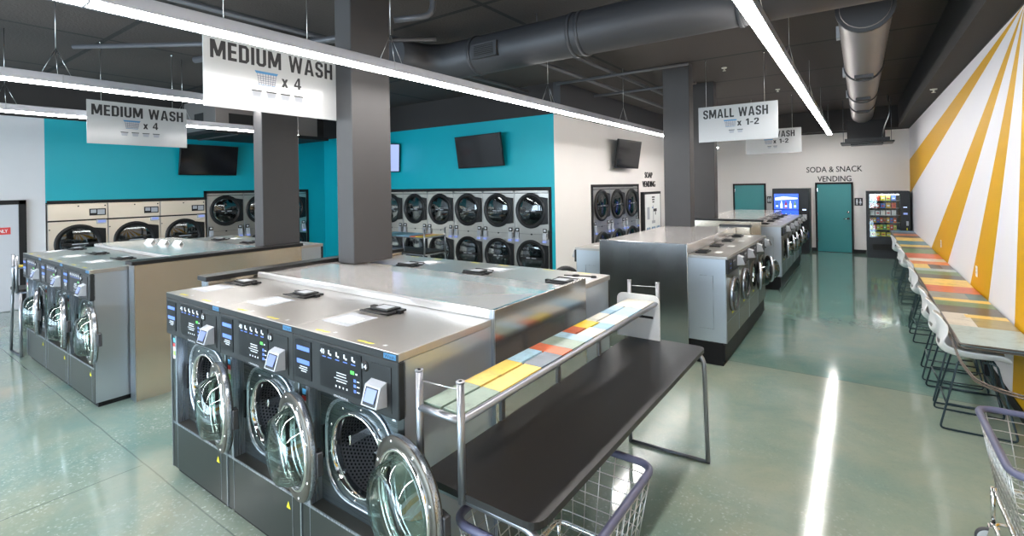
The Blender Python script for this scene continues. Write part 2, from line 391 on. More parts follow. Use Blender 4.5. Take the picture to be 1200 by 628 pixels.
def fil(pts, r, n=4, closed=False):
    """round the corners of a path"""
    pts = [Vector(p) for p in pts]; out = []; N_ = len(pts)
    for i, p in enumerate(pts):
        if not closed and i in (0, N_-1): out.append(p); continue
        a, b = pts[i-1], pts[(i+1) % N_]
        da, db = (a-p), (b-p); k = min(r, da.length*.48, db.length*.48); A = p+da.normalized()*k; B = p+db.normalized()*k
        for j in range(n+1):
            t = j/n; out.append(A*(1-t)**2+p*2*t*(1-t)+B*t*t)
    return out
def tag(o, label, cat, group=None, kind=None):
    if label: o['label'] = label
    if cat: o['category'] = cat
    if group: o['group'] = group
    if kind: o['kind'] = kind
    return o
def thing(name, label, cat, loc=(0, 0, 0), rz=0, group=None):
    o = bpy.data.objects.new(name, None); COL.objects.link(o); o.location = loc; o.rotation_euler = (0, 0, rz)
    o.empty_display_size = .1
    return tag(o, label, cat, group)
def struct(o): o['kind'] = 'structure'; return o
def dup(o, label=None, loc=None, rz=None, parent=None, scale=None, skip=()):
    c = o.copy(); COL.objects.link(c); c.parent = parent
    if label: c['label'] = label
    if loc is not None: c.location = loc
    if rz is not None: c.rotation_euler = (0, 0, rz)
    if scale is not None: c.scale = scale
    for ch in list(o.children):
        if ch.name.split('.')[0] not in skip: dup(ch, parent=c, skip=skip)
    return c
def kid(o, name): return [c for c in o.children if c.name.split('.')[0] == name]

# ------------------------------------------------------------------ room
XL, XR, YF, YB, ZC, ZW = -12.9, 1.15, -5.0, 17.93, 4.26, 3.62
XM, YT = -5.07, 8.68
struct(MB().box(XL-.2, XR+.2, YF-.2, YB+.2, -.12, 0, 'floor').build('floor'))
struct(MB().box(XL-.2, XR+.2, YF-.2, YB+.2, ZC, ZC+.12, 'ceiling').build('ceiling'))
struct(MB().box(XR, XR+.15, YF, YB, 0, ZW, 'sunburst').box(XR, XR+.15, YF, YB, ZW, ZC, 'dark_paint').build('wall_right'))
struct(MB().box(XM-.15, XR+.15, YB, YB+.15, 0, ZW, 'white_wall').box(XM-.15, XR+.15, YB, YB+.15, ZW, ZC, 'dark_paint').build('wall_back'))
w = MB().box(XM-.12, XM, YT, 10.36, 0, ZW, 'white_wall').box(XM-.12, XM, 13.22, YB, 0, ZW, 'white_wall').box(XM-.12, XM, 10.36, 13.22, 2.13, ZW, 'white_wall')
struct(w.box(XM-.12, XM, YT+.01, YB, ZW, ZC, 'dark_paint').build('wall_middle'))
w = MB().box(XL, -10.44, YT, YT+.15, 0, ZW, 'teal').box(-10.44, -5.19, YT, YT+.15, 2.09, ZW, 'teal').box(-5.19, XM-.121, YT, YT+.15, 0, ZW, 'teal')
w.box(XM-.121, XM-.001, YT-.012, YT-.001, 0, ZW, 'teal').box(XL, XM, YT, YT+.15, ZW, ZC, 'dark_paint')
struct(w.build('wall_rear'))
w = MB().box(XL-.15, XL, 8.12, YT+.15, 0, ZW, 'teal').box(XL-.15, XL, 5.44, 8.12, 2.13, ZW, 'teal').box(XL-.15, XL, 2.58, 5.44, 1.98, ZW, 'teal')
w.box(XL-.15, XL, YF, 2.58, 0, ZW, 'white_left').box(XL-.15, XL, YF, YT+.15, ZW, ZC, 'dark_paint')
struct(w.build('wall_left'))
# black frames round the dryer niches
def nframe(n, ax, at, a, b, z, t=.06, d=.03):
    w = MB(); P = lambda u0, u1, z0, z1: w.box(at-d, at, u0, u1, z0, z1, 'blackmatte') if ax == 'x' else w.box(u0, u1, at-d, at, z0, z1, 'blackmatte')
    P(a-t, a, 0, z); P(b, b+t, 0, z); P(a-t, b+t, z, z+t)
    struct(w.build('trim_%d' % n))
nframe(4, 'y', YT, -10.42, -5.205, 2.075); nframe(5, 'x', XM+.03, 10.38, 13.20, 2.11)
w = MB().box(XL, XL+.03, 2.60, 5.40, 1.965, 2.02, 'blackmatte').box(XL, XL+.03, 5.40, 5.46, 1.965, 2.17, 'blackmatte').box(XL, XL+.03, 5.40, 8.14, 2.11, 2.17, 'blackmatte').box(XL, XL+.03, 8.08, 8.14, 0, 2.17, 'blackmatte')
struct(w.build('trim_6'))
# unseen black boxes added behind the dryers to keep sky light out
w = MB().box(-10.6, -5.23, 9.28, 9.36, 0, 2.3, 'blackmatte').box(-10.6, -5.23, YT+.16, 9.3, 2.10, 2.2, 'blackmatte').box(-10.6, -10.5, YT+.16, 9.3, 0, 2.2, 'blackmatte')
struct(w.build('trim_7'))
w = MB().box(-5.9, -5.82, 10.1, 13.5, 0, 2.3, 'blackmatte').box(-5.9, XM-.13, 10.1, 13.5, 2.15, 2.25, 'blackmatte').box(-5.9, XM-.13, 10.2, 10.28, 0, 2.2, 'blackmatte').box(-5.9, XM-.13, 13.3, 13.38, 0, 2.2, 'blackmatte')
struct(w.build('trim_8'))
w = MB().box(XL-.8, XL-.72, 2.3, 8.5, 0, 2.3, 'blackmatte').box(XL-.8, XL-.16, 2.3, 8.5, 2.15, 2.25, 'blackmatte').box(XL-.8, XL-.16, 2.3, 2.55, 0, 2.2, 'blackmatte').box(XL-.8, XL-.16, 8.2, 8.3, 0, 2.2, 'blackmatte')
struct(w.build('trim_9'))
# storefront behind the camera
w = MB().box(XL, XR, YF-.15, YF, 0, .35, 'white_wall').box(XL, XR, YF-.15, YF, 3.35, ZC, 'dark_paint')
for x in (XL+.2, -9.6, -6.4, -3.2, -.0, XR-.1): w.box(x-.15, x+.15, YF-.15, YF, .35, 3.35, 'dark_paint')
struct(w.build('wall_front'))
for i, (a, b) in enumerate(((XL+.35, -9.75), (-9.45, -6.55), (-6.25, -3.35), (-3.05, -.15), (.15, XR-.25))):
    o = struct(MB().box(a, b, YF-.09, YF-.08, .35, 3.35, 'window_glass').build('window_%d' % (i+1)))
    fr = MB()
    for q in (a, b-.05): fr.box(q, q+.05, YF-.12, YF-.04, .35, 3.35, 'blackmatte')
    for z in (.35, 2.5, 3.30): fr.box(a, b, YF-.12, YF-.04, z, z+.05, 'blackmatte')
    fr.build('window_frame', o)
    po = bpy.data.lights.new('daylight_portal', 'AREA'); po.shape = 'RECTANGLE'; po.size = b-a; po.size_y = 3.0
    pl = bpy.data.objects.new('daylight_portal', po); COL.objects.link(pl); pl.location = ((a+b)/2, YF-.2, 1.85)
    pl.rotation_euler = (R(90), 0, 0); po.cycles.is_portal = True
# baseboards
struct(MB().box(-5.07, XR, YB-.012, YB, 0, .11, 'blackmatte').build('baseboard_back'))
struct(MB().box(XL, XL+.012, YF, 1.2, 0, .11, 'blackmatte').build('baseboard_left'))
struct(MB().box(XR-.012, XR, YF, YB, 0, .10, 'blackmatte').build('baseboard_right'))
# soffit along the right wall, beam above the back wall
struct(MB().box(.88, XR, YF, YB, ZW+.02, ZC, 'dark_paint').build('trim_1'))
struct(MB().box(XM, .88, YB-.5, YB, ZW+.02, ZC, 'dark_paint').build('trim_2'))
struct(MB().box(XM, XM+.16, YT, YB-.5, 3.78, ZC, 'duct').build('trim_3'))
# columns
def column(x0, x1, y0, y1, z0):
    struct(MB().box(x0, x1, y0, y1, z0, ZC, 'column', bev=.012).build('column'))
column(-4.25, -4.0, 3.0, 3.48, 1.424); column(-6.48, -6.27, 3.32, 3.83, 1.388); column(-2.86, -2.4, 8.75, 9.0, 1.40); column(-2.93, -2.45, 10.72, 10.97, 0)

# ------------------------------------------------------------------ doors and wall fittings
def door(n, x0, x1, z1, cx=None):
    o = struct(MB().box(x0+.04, x1-.04, YB-.035, YB-.012, .01, z1-.05, 'teal_door').build('door_%d' % n))
    fr = MB().box(x0, x0+.05, YB-.06, YB, 0, z1, 'blackmatte').box(x1-.05, x1, YB-.06, YB, 0, z1, 'blackmatte').box(x0, x1, YB-.06, YB, z1-.055, z1, 'blackmatte')
    fr.build('door_frame', o)
    h = MB().lathe([(.001, -.03), (.032, -.03), (.035, 0)], 'chrome', 'y', (x1-.13, YB-.036, 1.03), 16)
    h.tube([(x1-.13, YB-.05, 1.03), (x1-.13, YB-.09, 1.03), (x1-.25, YB-.09, 1.02)], .012, 'chrome')
    h.build('door_handle', o)
    MB().lathe([(.001, -.025), (.03, -.025), (.034, 0)], 'chrome', 'y', (x1-.13, YB-.036, 1.22), 16).build('deadbolt', o)
    hg = MB()
    for z in (.3, 1.1, 1.85): hg.box(x0+.04, x0+.06, YB-.045, YB-.035, z, z+.1, 'chrome')
    hg.build('hinge_set', o)
door(1, -3.51, -2.52, 2.125); door(2, -1.145, -.18, 2.125)
# door in the left wall with a red notice
o = struct(MB().box(XL+.012, XL+.03, 1.20, 2.22, .01, 1.98, 'door_grey').build('door_3'))
MB().box(XL, XL+.07, 2.20, 2.30, 0, 2.05, 'blackmatte').box(XL, XL+.07, 1.12, 1.2, 0, 2.05, 'blackmatte').box(XL, XL+.07, 1.12, 2.30, 1.97, 2.05, 'blackmatte').build('door_frame', o)
n = MB().box(XL+.03, XL+.036, 1.55, 2.09, 1.42, 1.55, 'red_st').text('EMPLOYEES ONLY', (XL+.038, 1.81, 1.455), (0, 1, 0), (0, 0, 1), .06, 'ink_white', w=.48, bold=.03)
tag(n.build('door_notice'), 'small red notice ending in ONLY on the grey door at far left', 'sign')
# wall lettering
def letters(lines, label):
    t = MB()
    for s_, o_, ri, h, w_ in lines:
        t.text(s_, o_, ri, (0, 0, 1), h, 'letter', w=w_, bold=.012 if w_ > .8 and h < .175 and 'OAP' not in s_ else .006)
    b = t.build('wall_lettering'); md = b.modifiers.new('depth', 'SOLIDIFY'); md.thickness = .012; md.offset = 0
    tag(b, label, 'lettering')
letters([('SODA & SNACK', (-.66, YB-.012, 2.44), (1, 0, 0), .17, 1.42), ('VENDING', (-.65, YB-.012, 2.15), (1, 0, 0), .17, .86)],
        'black SODA & SNACK VENDING lettering on the back wall above the teal door')
letters([('SOAP', (XM+.012, 14.10, 2.34), (0, 1, 0), .17, .62), ('VENDING', (XM+.012, 14.12, 2.08), (0, 1, 0), .17, 1.05)],
        'black SOAP VENDING lettering on the white side wall')
def restroom(x0, x1, z0, z1, women, label):
    s_ = MB().box(x0, x1, YB-.014, YB, z0, z1, 'black')
    for cx, skirt in ((x0+(x1-x0)*.3, women), (x0+(x1-x0)*.72, not women)):
        s_.disc((cx, YB-.016, z1-.05), .018, 'ink_white', seg=12)
        if skirt: s_.poly([(cx-.012, YB-.016, z1-.07), (cx+.012, YB-.016, z1-.07), (cx+.035, YB-.016, z0+.08), (cx-.035, YB-.016, z0+.08)], 'ink_white')
        else: s_.poly([(cx-.022, YB-.016, z1-.07), (cx+.022, YB-.016, z1-.07), (cx+.018, YB-.016, z0+.08), (cx-.018, YB-.016, z0+.08)], 'ink_white')
        for d in (-.009, .009): s_.poly([(cx+d-.006, YB-.016, z0+.08), (cx+d+.006, YB-.016, z0+.08), (cx+d+.006, YB-.016, z0+.03), (cx+d-.006, YB-.016, z0+.03)], 'ink_white')
    tag(s_.build('restroom_sign'), label, 'sign')
restroom(-.15, .05, 1.42, 1.65, False, 'black restroom pictogram sign right of the tall teal door')
restroom(-2.485, -2.36, 1.48, 1.70, True, 'black restroom pictogram sign between the left teal door and the soda machine')
for y, l in ((11.45, 'white wall outlet on the ray farther along the counter'), (8.19, 'white wall outlet on the ray nearer the camera')):
    t = MB().box(XR-.008, XR, y-.04, y+.04, .96, 1.09, 'ink_white', bev=.003)
    for z in (1.0, 1.045): t.box(XR-.010, XR-.007, y-.012, y+.012, z, z+.02, 'grey_plastic')
    tag(t.build('power_outlet'), l, 'outlet')
# air drop and sprinklers
for x, y, l in ((1.0, 10.6, 'small white sprinkler head on the ceiling near the right wall'), (-2.0, 9.6, 'small sprinkler head on the ceiling behind the near small wash sign'),
                (-1.5, 12.6, 'small sprinkler head on the ceiling above the far small wash sign')):
    z = ZC if x < .8 else ZW+.02
    t = MB().lathe([(.001, 0), (.05, 0), (.045, -.015), (.014, -.02), (.012, -.05), (.03, -.055), (.03, -.06), (.001, -.06)], 'sprinkler', 'z', (x, y, z), 14)
    tag(t.build('ceiling_sprinkler'), l, 'sprinkler')

# ------------------------------------------------------------------ linear lights
def linear_light(x, y0, y1, z, joints, hang, label):
    t = thing('ceiling_light', label, 'light', (x, y0, z), 0, 'long linear lights hung from the ceiling')
    L_ = y1-y0
    MB().box(-.055, .055, 0, L_, .020, .105, 'alu', bev=.004).build('housing', t)
    MB().box(-.051, .051, .004, L_-.004, 0, .021, 'lens').build('lens', t)
    for q in joints: MB().box(-.057, .057, q-y0-.006, q-y0+.006, -.002, .107, 'grey_plastic').build('joint_cover', t)
    for q in hang:
        h = MB(); q -= y0
        h.tube([(0, q, .35), (0, q, ZC-z)], .0035, 'chrome_wire', 5)
        for a, b in ((-.1, -.04), (.1, .04), (0, .05)): h.tube([(0, q, .36), (b, q+a, .105)], .003, 'chrome_wire', 5)
        h.build('suspension_wire', t)
    return t
linear_light(-3.50, -3.4, 15.6, 3.2, (-1.0, .88, 3.06, 6.0, 8.4, 11, 13.5), (-1., .9, 3.06, 5.85, 8.5, 12.), 'long linear ceiling light running in front of the large medium wash sign')
linear_light(-6.34, -3.4, 5.45, 3.2, (-.6, 1.4, 3.5), (-.6, 1.36, 3.5, 5.2), 'linear ceiling light behind the small far left medium wash sign and the large one')
linear_light(-8.82, -3.4, 5.36, 3.2, (-.6, 1.4, 3.5), (-.6, 1.4, 3.4, 5.0), 'leftmost linear ceiling light near the white wall')
linear_light(-.70, -3.4, 16.95, 3.5, (-1., 1.5, 4.0, 6.5, 9.0, 11.5, 14), (-.6, 2.0, 4.6, 7.0, 10.0, 13.0, 16), 'linear ceiling light above the aisle pointing to the back wall')

# ------------------------------------------------------------------ hanging signs
def hsign(c, axis, words_, n, label, small):
    """board .61 high and 1.22 wide with wires to the ceiling; axis = world vector of reading direction"""
    t = thing('hanging_sign', label, 'sign', c, 0, 'white wash size signs hung from the ceiling')
    ax = Vector(axis); nm = ax.cross(Vector((0, 0, 1)))   # faces the reader
    b = MB(); b.T = Matrix((( ax.x, nm.x, 0, 0), (ax.y, nm.y, 0, 0), (0, 0, 1, 0), (0, 0, 0, 1)))
    b.box(-.61, .61, -.006, .006, 0, .60, 'sign'); b.build('board', t)
    p = MB(); p.T = Matrix((( ax.x, nm.x, 0, 0), (ax.y, nm.y, 0, 0), (0, 0, 1, 0), (0, 0, 0, 1))); y = .0085
    block_text(p, words_, (0 if n == 'x 4' else -.03, y, .395), .150, 1.12 if n == 'x 4' else 1.0, 'letter')
    def basket(cx, z, w_, h, fine):
        p.poly([(cx-w_/2, y, z+h), (cx-w_/2+.06*w_, y, z+h*.82), (cx+w_/2-.06*w_, y, z+h*.82), (cx+w_/2, y, z+h)], 'brand_blue' if fine else 'charcoal')
        if fine:
            for i in range(8):
                u = -.4+.8*i/7; p.poly([(cx+w_*u, y, z+h*.82), (cx+w_*u+.004, y, z+h*.82), (cx+w_*u*.82+.004, y, z), (cx+w_*u*.82, y, z)], 'sign_grid')
            for i in range(5):
                q = h*.78*i/5; k = .34+.07*i/5; p.poly([(cx-w_*k, y, z+q), (cx+w_*k, y, z+q), (cx+w_*k, y, z+q+.004), (cx-w_*k, y, z+q+.004)], 'sign_grid')
            p.poly([(cx-w_*.35, y, z), (cx+w_*.35, y, z), (cx+w_*.35, y, z+.006), (cx-w_*.35, y, z+.006)], 'brand_blue')
        else: p.poly([(cx-w_*.42, y, z+h*.78), (cx+w_*.42, y, z+h*.78), (cx+w_*.34, y, z), (cx-w_*.34, y, z)], 'pale_grey')
    basket(-.10, .235, .21, .12, True)
    block_text(p, n, (.13 if n == 'x 4' else .17, y, .245), .105, .19 if n == 'x 4' else .33, 'letter')
    for i in range(4 if n == 'x 4' else 2): basket((-.19 if n == 'x 4' else -.08)+i*.13, .13, .095, .055, False)
    p.build('printing', t)
    for q in small:
        wires = MB(); wires.T = Matrix((( ax.x, nm.x, 0, 0), (ax.y, nm.y, 0, 0), (0, 0, 1, 0), (0, 0, 0, 1))); wires.tube([(q, 0, .59), (q, 0, ZC-c[2])], .003, 'chrome_wire', 5).lathe([(.001, 0), (.012, 0), (.012, .02), (.001, .02)], 'chrome', 'z', (q, 0, ZC-c[2]-.02), 8)
        wires.build('hanging_wire', t)
M['pale_grey'] = mat('pale grey print', (.28, .30, .33), .5); M['sign_grid'] = mat('dark grey blue print', (.07, .09, .15), .5)
hsign((-4.25, 2.40, 2.835), (0, 1, 0), 'MEDIUM WASH', 'x 4', 'large near MEDIUM WASH x 4 sign beside the middle column', (-.45, .30))
hsign((-8.60, 2.76, 2.84), (0, 1, 0), 'MEDIUM WASH', 'x 4', 'farther MEDIUM WASH x 4 sign at left in front of the teal wall', (-.45, .42))
hsign((-1.665, 8.86, 2.86), (1, 0, 0), 'SMALL WASH', 'x 1-2', 'nearer SMALL WASH x 1-2 sign beside the dark column', (-.48, .42))
hsign((-1.75, 13.68, 2.87), (1, 0, 0), 'SMALL WASH', 'x 1-2', 'farther SMALL WASH x 1-2 sign partly hidden by the nearer one', (-.48, .42))

# ------------------------------------------------------------------ ducts and pipes
def duct_x():
    t = thing('air_duct', 'fat dark spiral duct crossing the ceiling from the right towards the middle', 'duct', (0, 5.11, 3.895))
    d = MB(); r = .245
    pts = [(1.1, 0, 0), (-4.55, 0, 0)]+[(-4.55-.42*math.sin(a), -.42+.42*math.cos(a), 0) for a in (R(18), R(36), R(54), R(72), R(90))]+[(-4.97, -.75, 0)]
    d.tube(pts, r, 'duct', 28); d.build('tube', t)
    for x in (-.9, -2.55, -2.66, -4.1): MB().tube([(x-.02, 0, 0), (x+.02, 0, 0)], r+.014, 'duct', 28).build('seam_band', t)
    g = MB().box(-4.02, -3.62, -r-.035, -r+.03, -.12, .06, 'duct').box(-3.97, -3.67, -r-.038, -r-.03, -.10, .04, 'gap')
    for i in range(6): g.box(-3.97, -3.67, -r-.042, -r-.036, -.095+i*.023, -.088+i*.023, 'duct')
    g.build('air_register', t)
    for x in (-3.2, -1.6, -.2): MB().tube([(x, 0, r), (x, 0, ZC-3.895)], .006, 'pipe', 6).build('hanger_rod', t)
duct_x()
t = thing('air_duct', 'ribbed grey round duct over the aisle running to the ceiling diffuser', 'duct', (.06, 6.0, 3.88))
d = MB(); prof = []; yy = 0
pts, rr = [(0, 0, 0)], [.21]
k = 0
while yy < 9.6:
    yy += .10; k += 1; pts.append((0, yy, 0)); rr.append(.235 if k % 2 else .228)
d.tube(pts, rr, 'duct_light', 26); d.disc((0, -.001, 0), .21, 'duct', 'y'); d.build('tube', t)
for y in (.02, 3.0, 5.5, 7.2): MB().tube([(0, y, 0), (0, y+.06, 0)], .25, 'duct', 26).build('seam_band', t)
for y in (2.6, 4.9, 6.9):
    MB().box(-.11, .11, y-.07, y+.07, -.275, -.23, 'duct').box(-.09, .09, y-.05, y+.05, -.279, -.27, 'gap').build('air_register', t)
for y in (1.0, 3.6, 6.0): MB().box(-.27, -.235, y-.06, y+.06, -.05, .09, 'grey_plastic').build('damper_box', t)
t = thing('ceiling_diffuser', 'black square air diffuser under the end of the ribbed duct', 'vent', (.15, 15.9, 3.10))
MB().box(-.56, .56, -.5, .5, .02, .06, 'black', bev=.01).box(-.47, .47, -.42, .42, .06, .15, 'black').box(-.34, .34, -.3, .3, -.01, .02, 'black').build('plate', t)
MB().box(-.42, .38, -.25, .25, .15, .62, 'blackmatte').build('plenum_box', t)
for x in (-.5, .5): MB().tube([(x, -.3, .06), (x, -.3, ZC-3.10)], .006, 'tube_dark', 5).build('hanger_rod', t)
tag(MB().tube(fil([(.47, 15.6, 3.25), (.5, 15.3, 3.5), (.62, 15.2, 3.8), (.57, 15.3, ZC)], .2), .012, 'chrome_wire', 6).build('hanging_cable'), 'pale flexible cable dropping from the ceiling to the black diffuser', 'cable')
# grey air handler hanging at far left
t = thing('hanging_air_unit', 'grey boxed air unit hanging by the ceiling near the far left teal wall', 'air unit', (-10.9, 4.5, 3.28))
MB().box(-.7, .7, 0, 2.2, .08, .72, 'duct_light', bev=.01).build('casing', t)
for a in ((.70, .705, .25, .75, .22, .42), (.70, .705, 1.05, 1.5, .22, .42), (-.2, .2, -.006, 0, .25, .45)): MB().box(*a, 'gap').build('grille', t)
MB().box(-.85, .9, -.1, 2.35, 0, .07, 'blackmatte').box(-.8, .85, .3, .36, -.02, 0, 'duct').build('tray', t)
for x, y in ((-.6, .1), (.6, .1), (-.6, 2.1), (.6, 2.1)): MB().tube([(x, y, .7), (x, y, ZC-3.28)], .008, 'pipe', 6).build('hanger_rod', t)
def pipe(pts, r, label, m='pipe', rad=.15):
    tag(MB().tube(fil(pts, rad), r, m, 10).build('ceiling_pipe'), label, 'pipe')
pipe([(-4.0, 3.55, 3.93), (-3.72, 3.85, 4.0), (-3.72, 3.85, ZC)], .035, 'bent grey pipe elbow beside the top of the middle column')
pipe([(-8.5, 2.0, 4.1), (-4.4, 4.6, 4.05)], .03, 'thin dark ceiling pipe slanting behind the middle column')
pipe([(-6.6, 1.0, 4.12), (-6.5, 8.4, 4.1)], .035, 'dark ceiling pipe running towards the teal wall')
pipe([(-5.6, 1.0, 4.08), (-5.5, 8.4, 4.08)], .03, 'second dark ceiling pipe parallel to the one by the teal wall')
pipe([(-7.6, 3.1, 4.0), (-4.45, 3.9, 4.0)], .045, 'thick grey ceiling pipe ending at the middle column')
pipe([(-3.5, 5.6, 4.1), (-3.45, 12.5, 4.1)], .03, 'dark ceiling pipe above the long light towards the dark column')
pipe([(-4.1, 5.6, 4.1), (-4.05, 14.5, 4.1)], .035, 'thicker dark ceiling pipe next to the white side wall')
pipe([(-4.6, 8.0, 4.05), (-2.2, 8.0, 4.05)], .025, 'short ceiling pipe crossing towards the dark column')
pipe([(-4.6, 9.6, 4.05), (-2.5, 9.6, 4.05)], .025, 'farther short ceiling pipe crossing towards the dark column')

# ------------------------------------------------------------------ washers
def plate_hole(mb, x0, x1, z0, z1, y, cx, cz, r, m, n=40):
    ci, co = [], []
    for j in range(n):
        a = 2*PI*j/n; c, s_ = math.cos(a), math.sin(a)
        ci.append(mb.v((cx+r*c, y, cz+r*s_)))
        k = min(((x1-cx)/c if c > 1e-9 else (x0-cx)/c if c < -1e-9 else 1e9), ((z1-cz)/s_ if s_ > 1e-9 else (z0-cz)/s_ if s_ < -1e-9 else 1e9))
        co.append((cx+k*c, cz+k*s_))
    # snap the nearest sample to each corner so the plate stays rectangular
    for X_, Z_ in ((x0, z0), (x0, z1), (x1, z0), (x1, z1)):
        i = min(range(n), key=lambda i: (co[i][0]-X_)**2+(co[i][1]-Z_)**2); co[i] = (X_, Z_)
    ov = [mb.v((p[0], y, p[1])) for p in co]
    for j in range(n): mb.f([ci[j], ci[(j+1) % n], ov[(j+1) % n], ov[j]], m)
def make_door(r, parent, hinge, ang, glassr=.73, bowl=.125, sq=.0):
    d = MB(); c = (-r, 0, 0)
    d.lathe([(r*.72, .0), (r*.76, .020), (r*.86, .022), (r*.985, .021), (r, .014), (r, -.010), (r*.97, -.022), (r*.76, -.024), (r*.72, -.015), (r*.72, 0)],
            ['chrome', 'ring', 'ring', 'ring', 'stile', 'ring', 'door_dark', 'door_dark', 'door_dark'], 'y', c, 44, sq)
    d.lathe([(r*.77, .021), (r*.78, .030), (r*.82, .030), (r*.83, .021)], 'chrome', 'y', c, 40)
    for k in range(8):
        a = 2*PI*(k+.5)/8; d.lathe([(.001, .026), (.007, .025), (.008, .021)], 'chrome', 'y', (c[0]+r*.93*math.cos(a), 0, r*.93*math.sin(a)), 8)
    d.box(-2*r-.012, -2*r+.05, -.045, -.012, -.06, .06, 'door_dark', bev=.006)
    d.box(-.04, .012, -.02, .02, -.11, -.05, 'chrome').box(-.04, .012, -.02, .02, .05, .11, 'chrome')
    o = d.build('door', parent); o.location = hinge; o.rotation_euler = (0, 0, ang)
    g = MB(); gr = r*glassr
    g.lathe([(gr, -.01), (gr*.98, .03), (gr*.93, bowl*.55), (gr*.84, bowl*.88), (gr*.70, bowl), (gr*.3, bowl*1.01), (.001, bowl*1.01)], 'glass', 'y', c, 40)
    g.build('door_glass', o)
    g = MB(); g.lathe([(gr*1.0, -.012), (gr*.5, -.016), (.001, -.016)], 'glass', 'y', c, 32); g.build('window_pane', o)
    return o
def make_washer(label, num):
    W, D = .866, .723; h = W/2; t = thing('washing_machine', label, 'washing machine')
    c = MB(); zc, r = .745, .205
    c.box(-h+.002, -.335, .0, D, .05, 1.08, 'steel_front').box(.385, h-.002, 0, D, .05, 1.08, 'steel_front')
    c.box(-.335, .385, 0, D, .05, .395, 'steel_front').box(-.335, .385, .5, D, .395, 1.08, 'steel_front').box(-h+.002, h-.002, .02, D, 1.08, 1.346, 'steel_side')
    c.box(-.336, -.333, .002, .07, .396, 1.08, 'stile').box(-h+.003, h-.003, -.006, .0, .388, .40, 'stile').box(-.335, .385, 0, .07, .395, .402, 'ring')
    c.box(-h, -h+.012, -.006, .0, .05, 1.08, 'stile').box(-.362, -.334, -.003, .001, .40, 1.075, 'stile').box(-h+.085, -h+.098, -.004, 0, .40, 1.07, 'stile')
    for x in (-.345, .345): c.box(x-.002, x+.002, -.0015, 0, .06, .385, 'stile')
    c.box(-h+.02, h-.02, .03, D-.03, 0, .05, 'plinth')
    c.box(h-.0025, h, .004, D, .05, 1.346, 'steel_side').box(-h, -h+.0025, .004, D, .05, 1.346, 'steel_side')
    c.build('cabinet', t)
    b = MB(); plate_hole(b, -.335, .385, .396, 1.08, .07, 0, zc, r, 'recess')
    b.lathe([(.282, .07), (.282, .060), (.275, .055), (.268, .060), (.266, .068)], 'stile', 'y', (0, 0, zc), 48, .13)
    b.lathe([(.222, .068), (.220, .052), (.212, .048), (r, .054), (r, .10)], 'chrome', 'y', (0, 0, zc), 44)
    for k in range(10):
        a = 2*PI*(k+.3)/10; b.lathe([(.001, .060), (.006, .060), (.007, .068)], 'chrome', 'y', (.25*math.cos(a), 0, zc+.25*math.sin(a)), 8)
    b.box(-.30, -.285, .045, .07, zc-.09, zc+.09, 'black', bev=.003).box(.20, .25, .03, .07, zc+.10, zc+.16, 'chrome', bev=.004).box(.20, .25, .03, .07, zc-.16, zc-.10, 'chrome', bev=.004)
    b.poly([(.27, .066, 1.0), (.30, .066, 1.0), (.285, .066, 1.03)], 'ink_white')
    b.build('bezel', t)
    d = MB(); d.lathe([(r+.002, .10), (.23, .12), (.235, .42), (.20, .45), (.001, .45)], ['drum', 'drum', 'drum_back', 'drum_back'], 'y', (0, 0, zc), 44)
    for k in range(3):
        a = 2*PI*k/3+.5; d.T = Matrix.Translation((0, 0, zc)) @ Matrix.Rotation(a, 4, 'Y'); d.box(-.03, .03, .14, .42, .17, .232, 'chrome', bev=.01)
    d.T = Matrix.Identity(4); d.build('drum', t)
    p = MB(); p.box(-h, h, -.032, .02, 1.075, 1.347, 'charcoal', bev=.008)
    p.box(-.405, -.255, -.036, -.03, 1.115, 1.325, 'blackglass').box(-.175, .170, -.036, -.03, 1.115, 1.330, 'blackglass').box(.238, .385, -.035, -.03, 1.10, 1.315, 'black')
    y = -.0368
    def q(x0, x1, z0, z1, m): p.poly([(x0, y, z0), (x1, y, z0), (x1, y, z1), (x0, y, z1)], m)
    q(-.39, -.27, 1.268, 1.292, 'ink_blue'); q(-.39, -.27, 1.195, 1.22, 'ink_blue')
    for k, (a, b_) in enumerate(((-.36, -.29), (-.37, -.29), (-.35, -.30))): q(a, b_, 1.178-k*.012, 1.183-k*.012, 'ink_white')
    p.text('40', (-.150, y, 1.287), (1, 0, 0), (0, 0, 1), .026, 'ink_white', w=.036, bold=.03)
    for i in range(4):
        x = -.10+i*.065; q(x, x+.012, 1.292, 1.314, 'ink_white'); q(x+.012, x+.028, 1.287, 1.297, 'ink_white'); q(x-.004, x+.03, 1.272, 1.277, 'ink_blue')
    q(-.15, -.12, 1.272, 1.277, 'ink_blue')
    q(.085, .115, 1.226, 1.243, 'led_green'); q(.125, .140, 1.228, 1.236, 'ink_white')
    for i in range(3): q(.11, .128, 1.19-i*.026, 1.205-i*.026, 'ink_blue'); q(.134, .155, 1.194-i*.026, 1.199-i*.026, 'ink_white')
    for i in range(4): q(-.03-i*.0+.0, .05, 1.208-i*.014, 1.213-i*.014, 'ink_white') if i != 2 else q(-.05, .06, 1.180, 1.1835, 'ink_white')
    for i in range(4): q(-.04+i*.03, -.03+i*.03, 1.135, 1.145, 'ink_white')
    p.text('CONTINENTAL', (.0, -.033, 1.080), (1, 0, 0), (0, 0, 1), .011, 'ink_white', w=.12)
    p.build('control_panel', t)
    rd = MB(); rd.prism([(-.035, 1.125), (-.100, 1.135), (-.072, 1.225), (-.035, 1.240)], 'x', .245, .355, 'grey_plastic')
    rd.prism([(-.0985, 1.142), (-.1005, 1.141), (-.0755, 1.217), (-.0735, 1.217)], 'x', .256, .344, 'black').prism([(-.1005, 1.158), (-.1010, 1.157), (-.0775, 1.212), (-.0765, 1.212)], 'x', .264, .336, 'screen_blue')
    rd.build('card_reader', t)
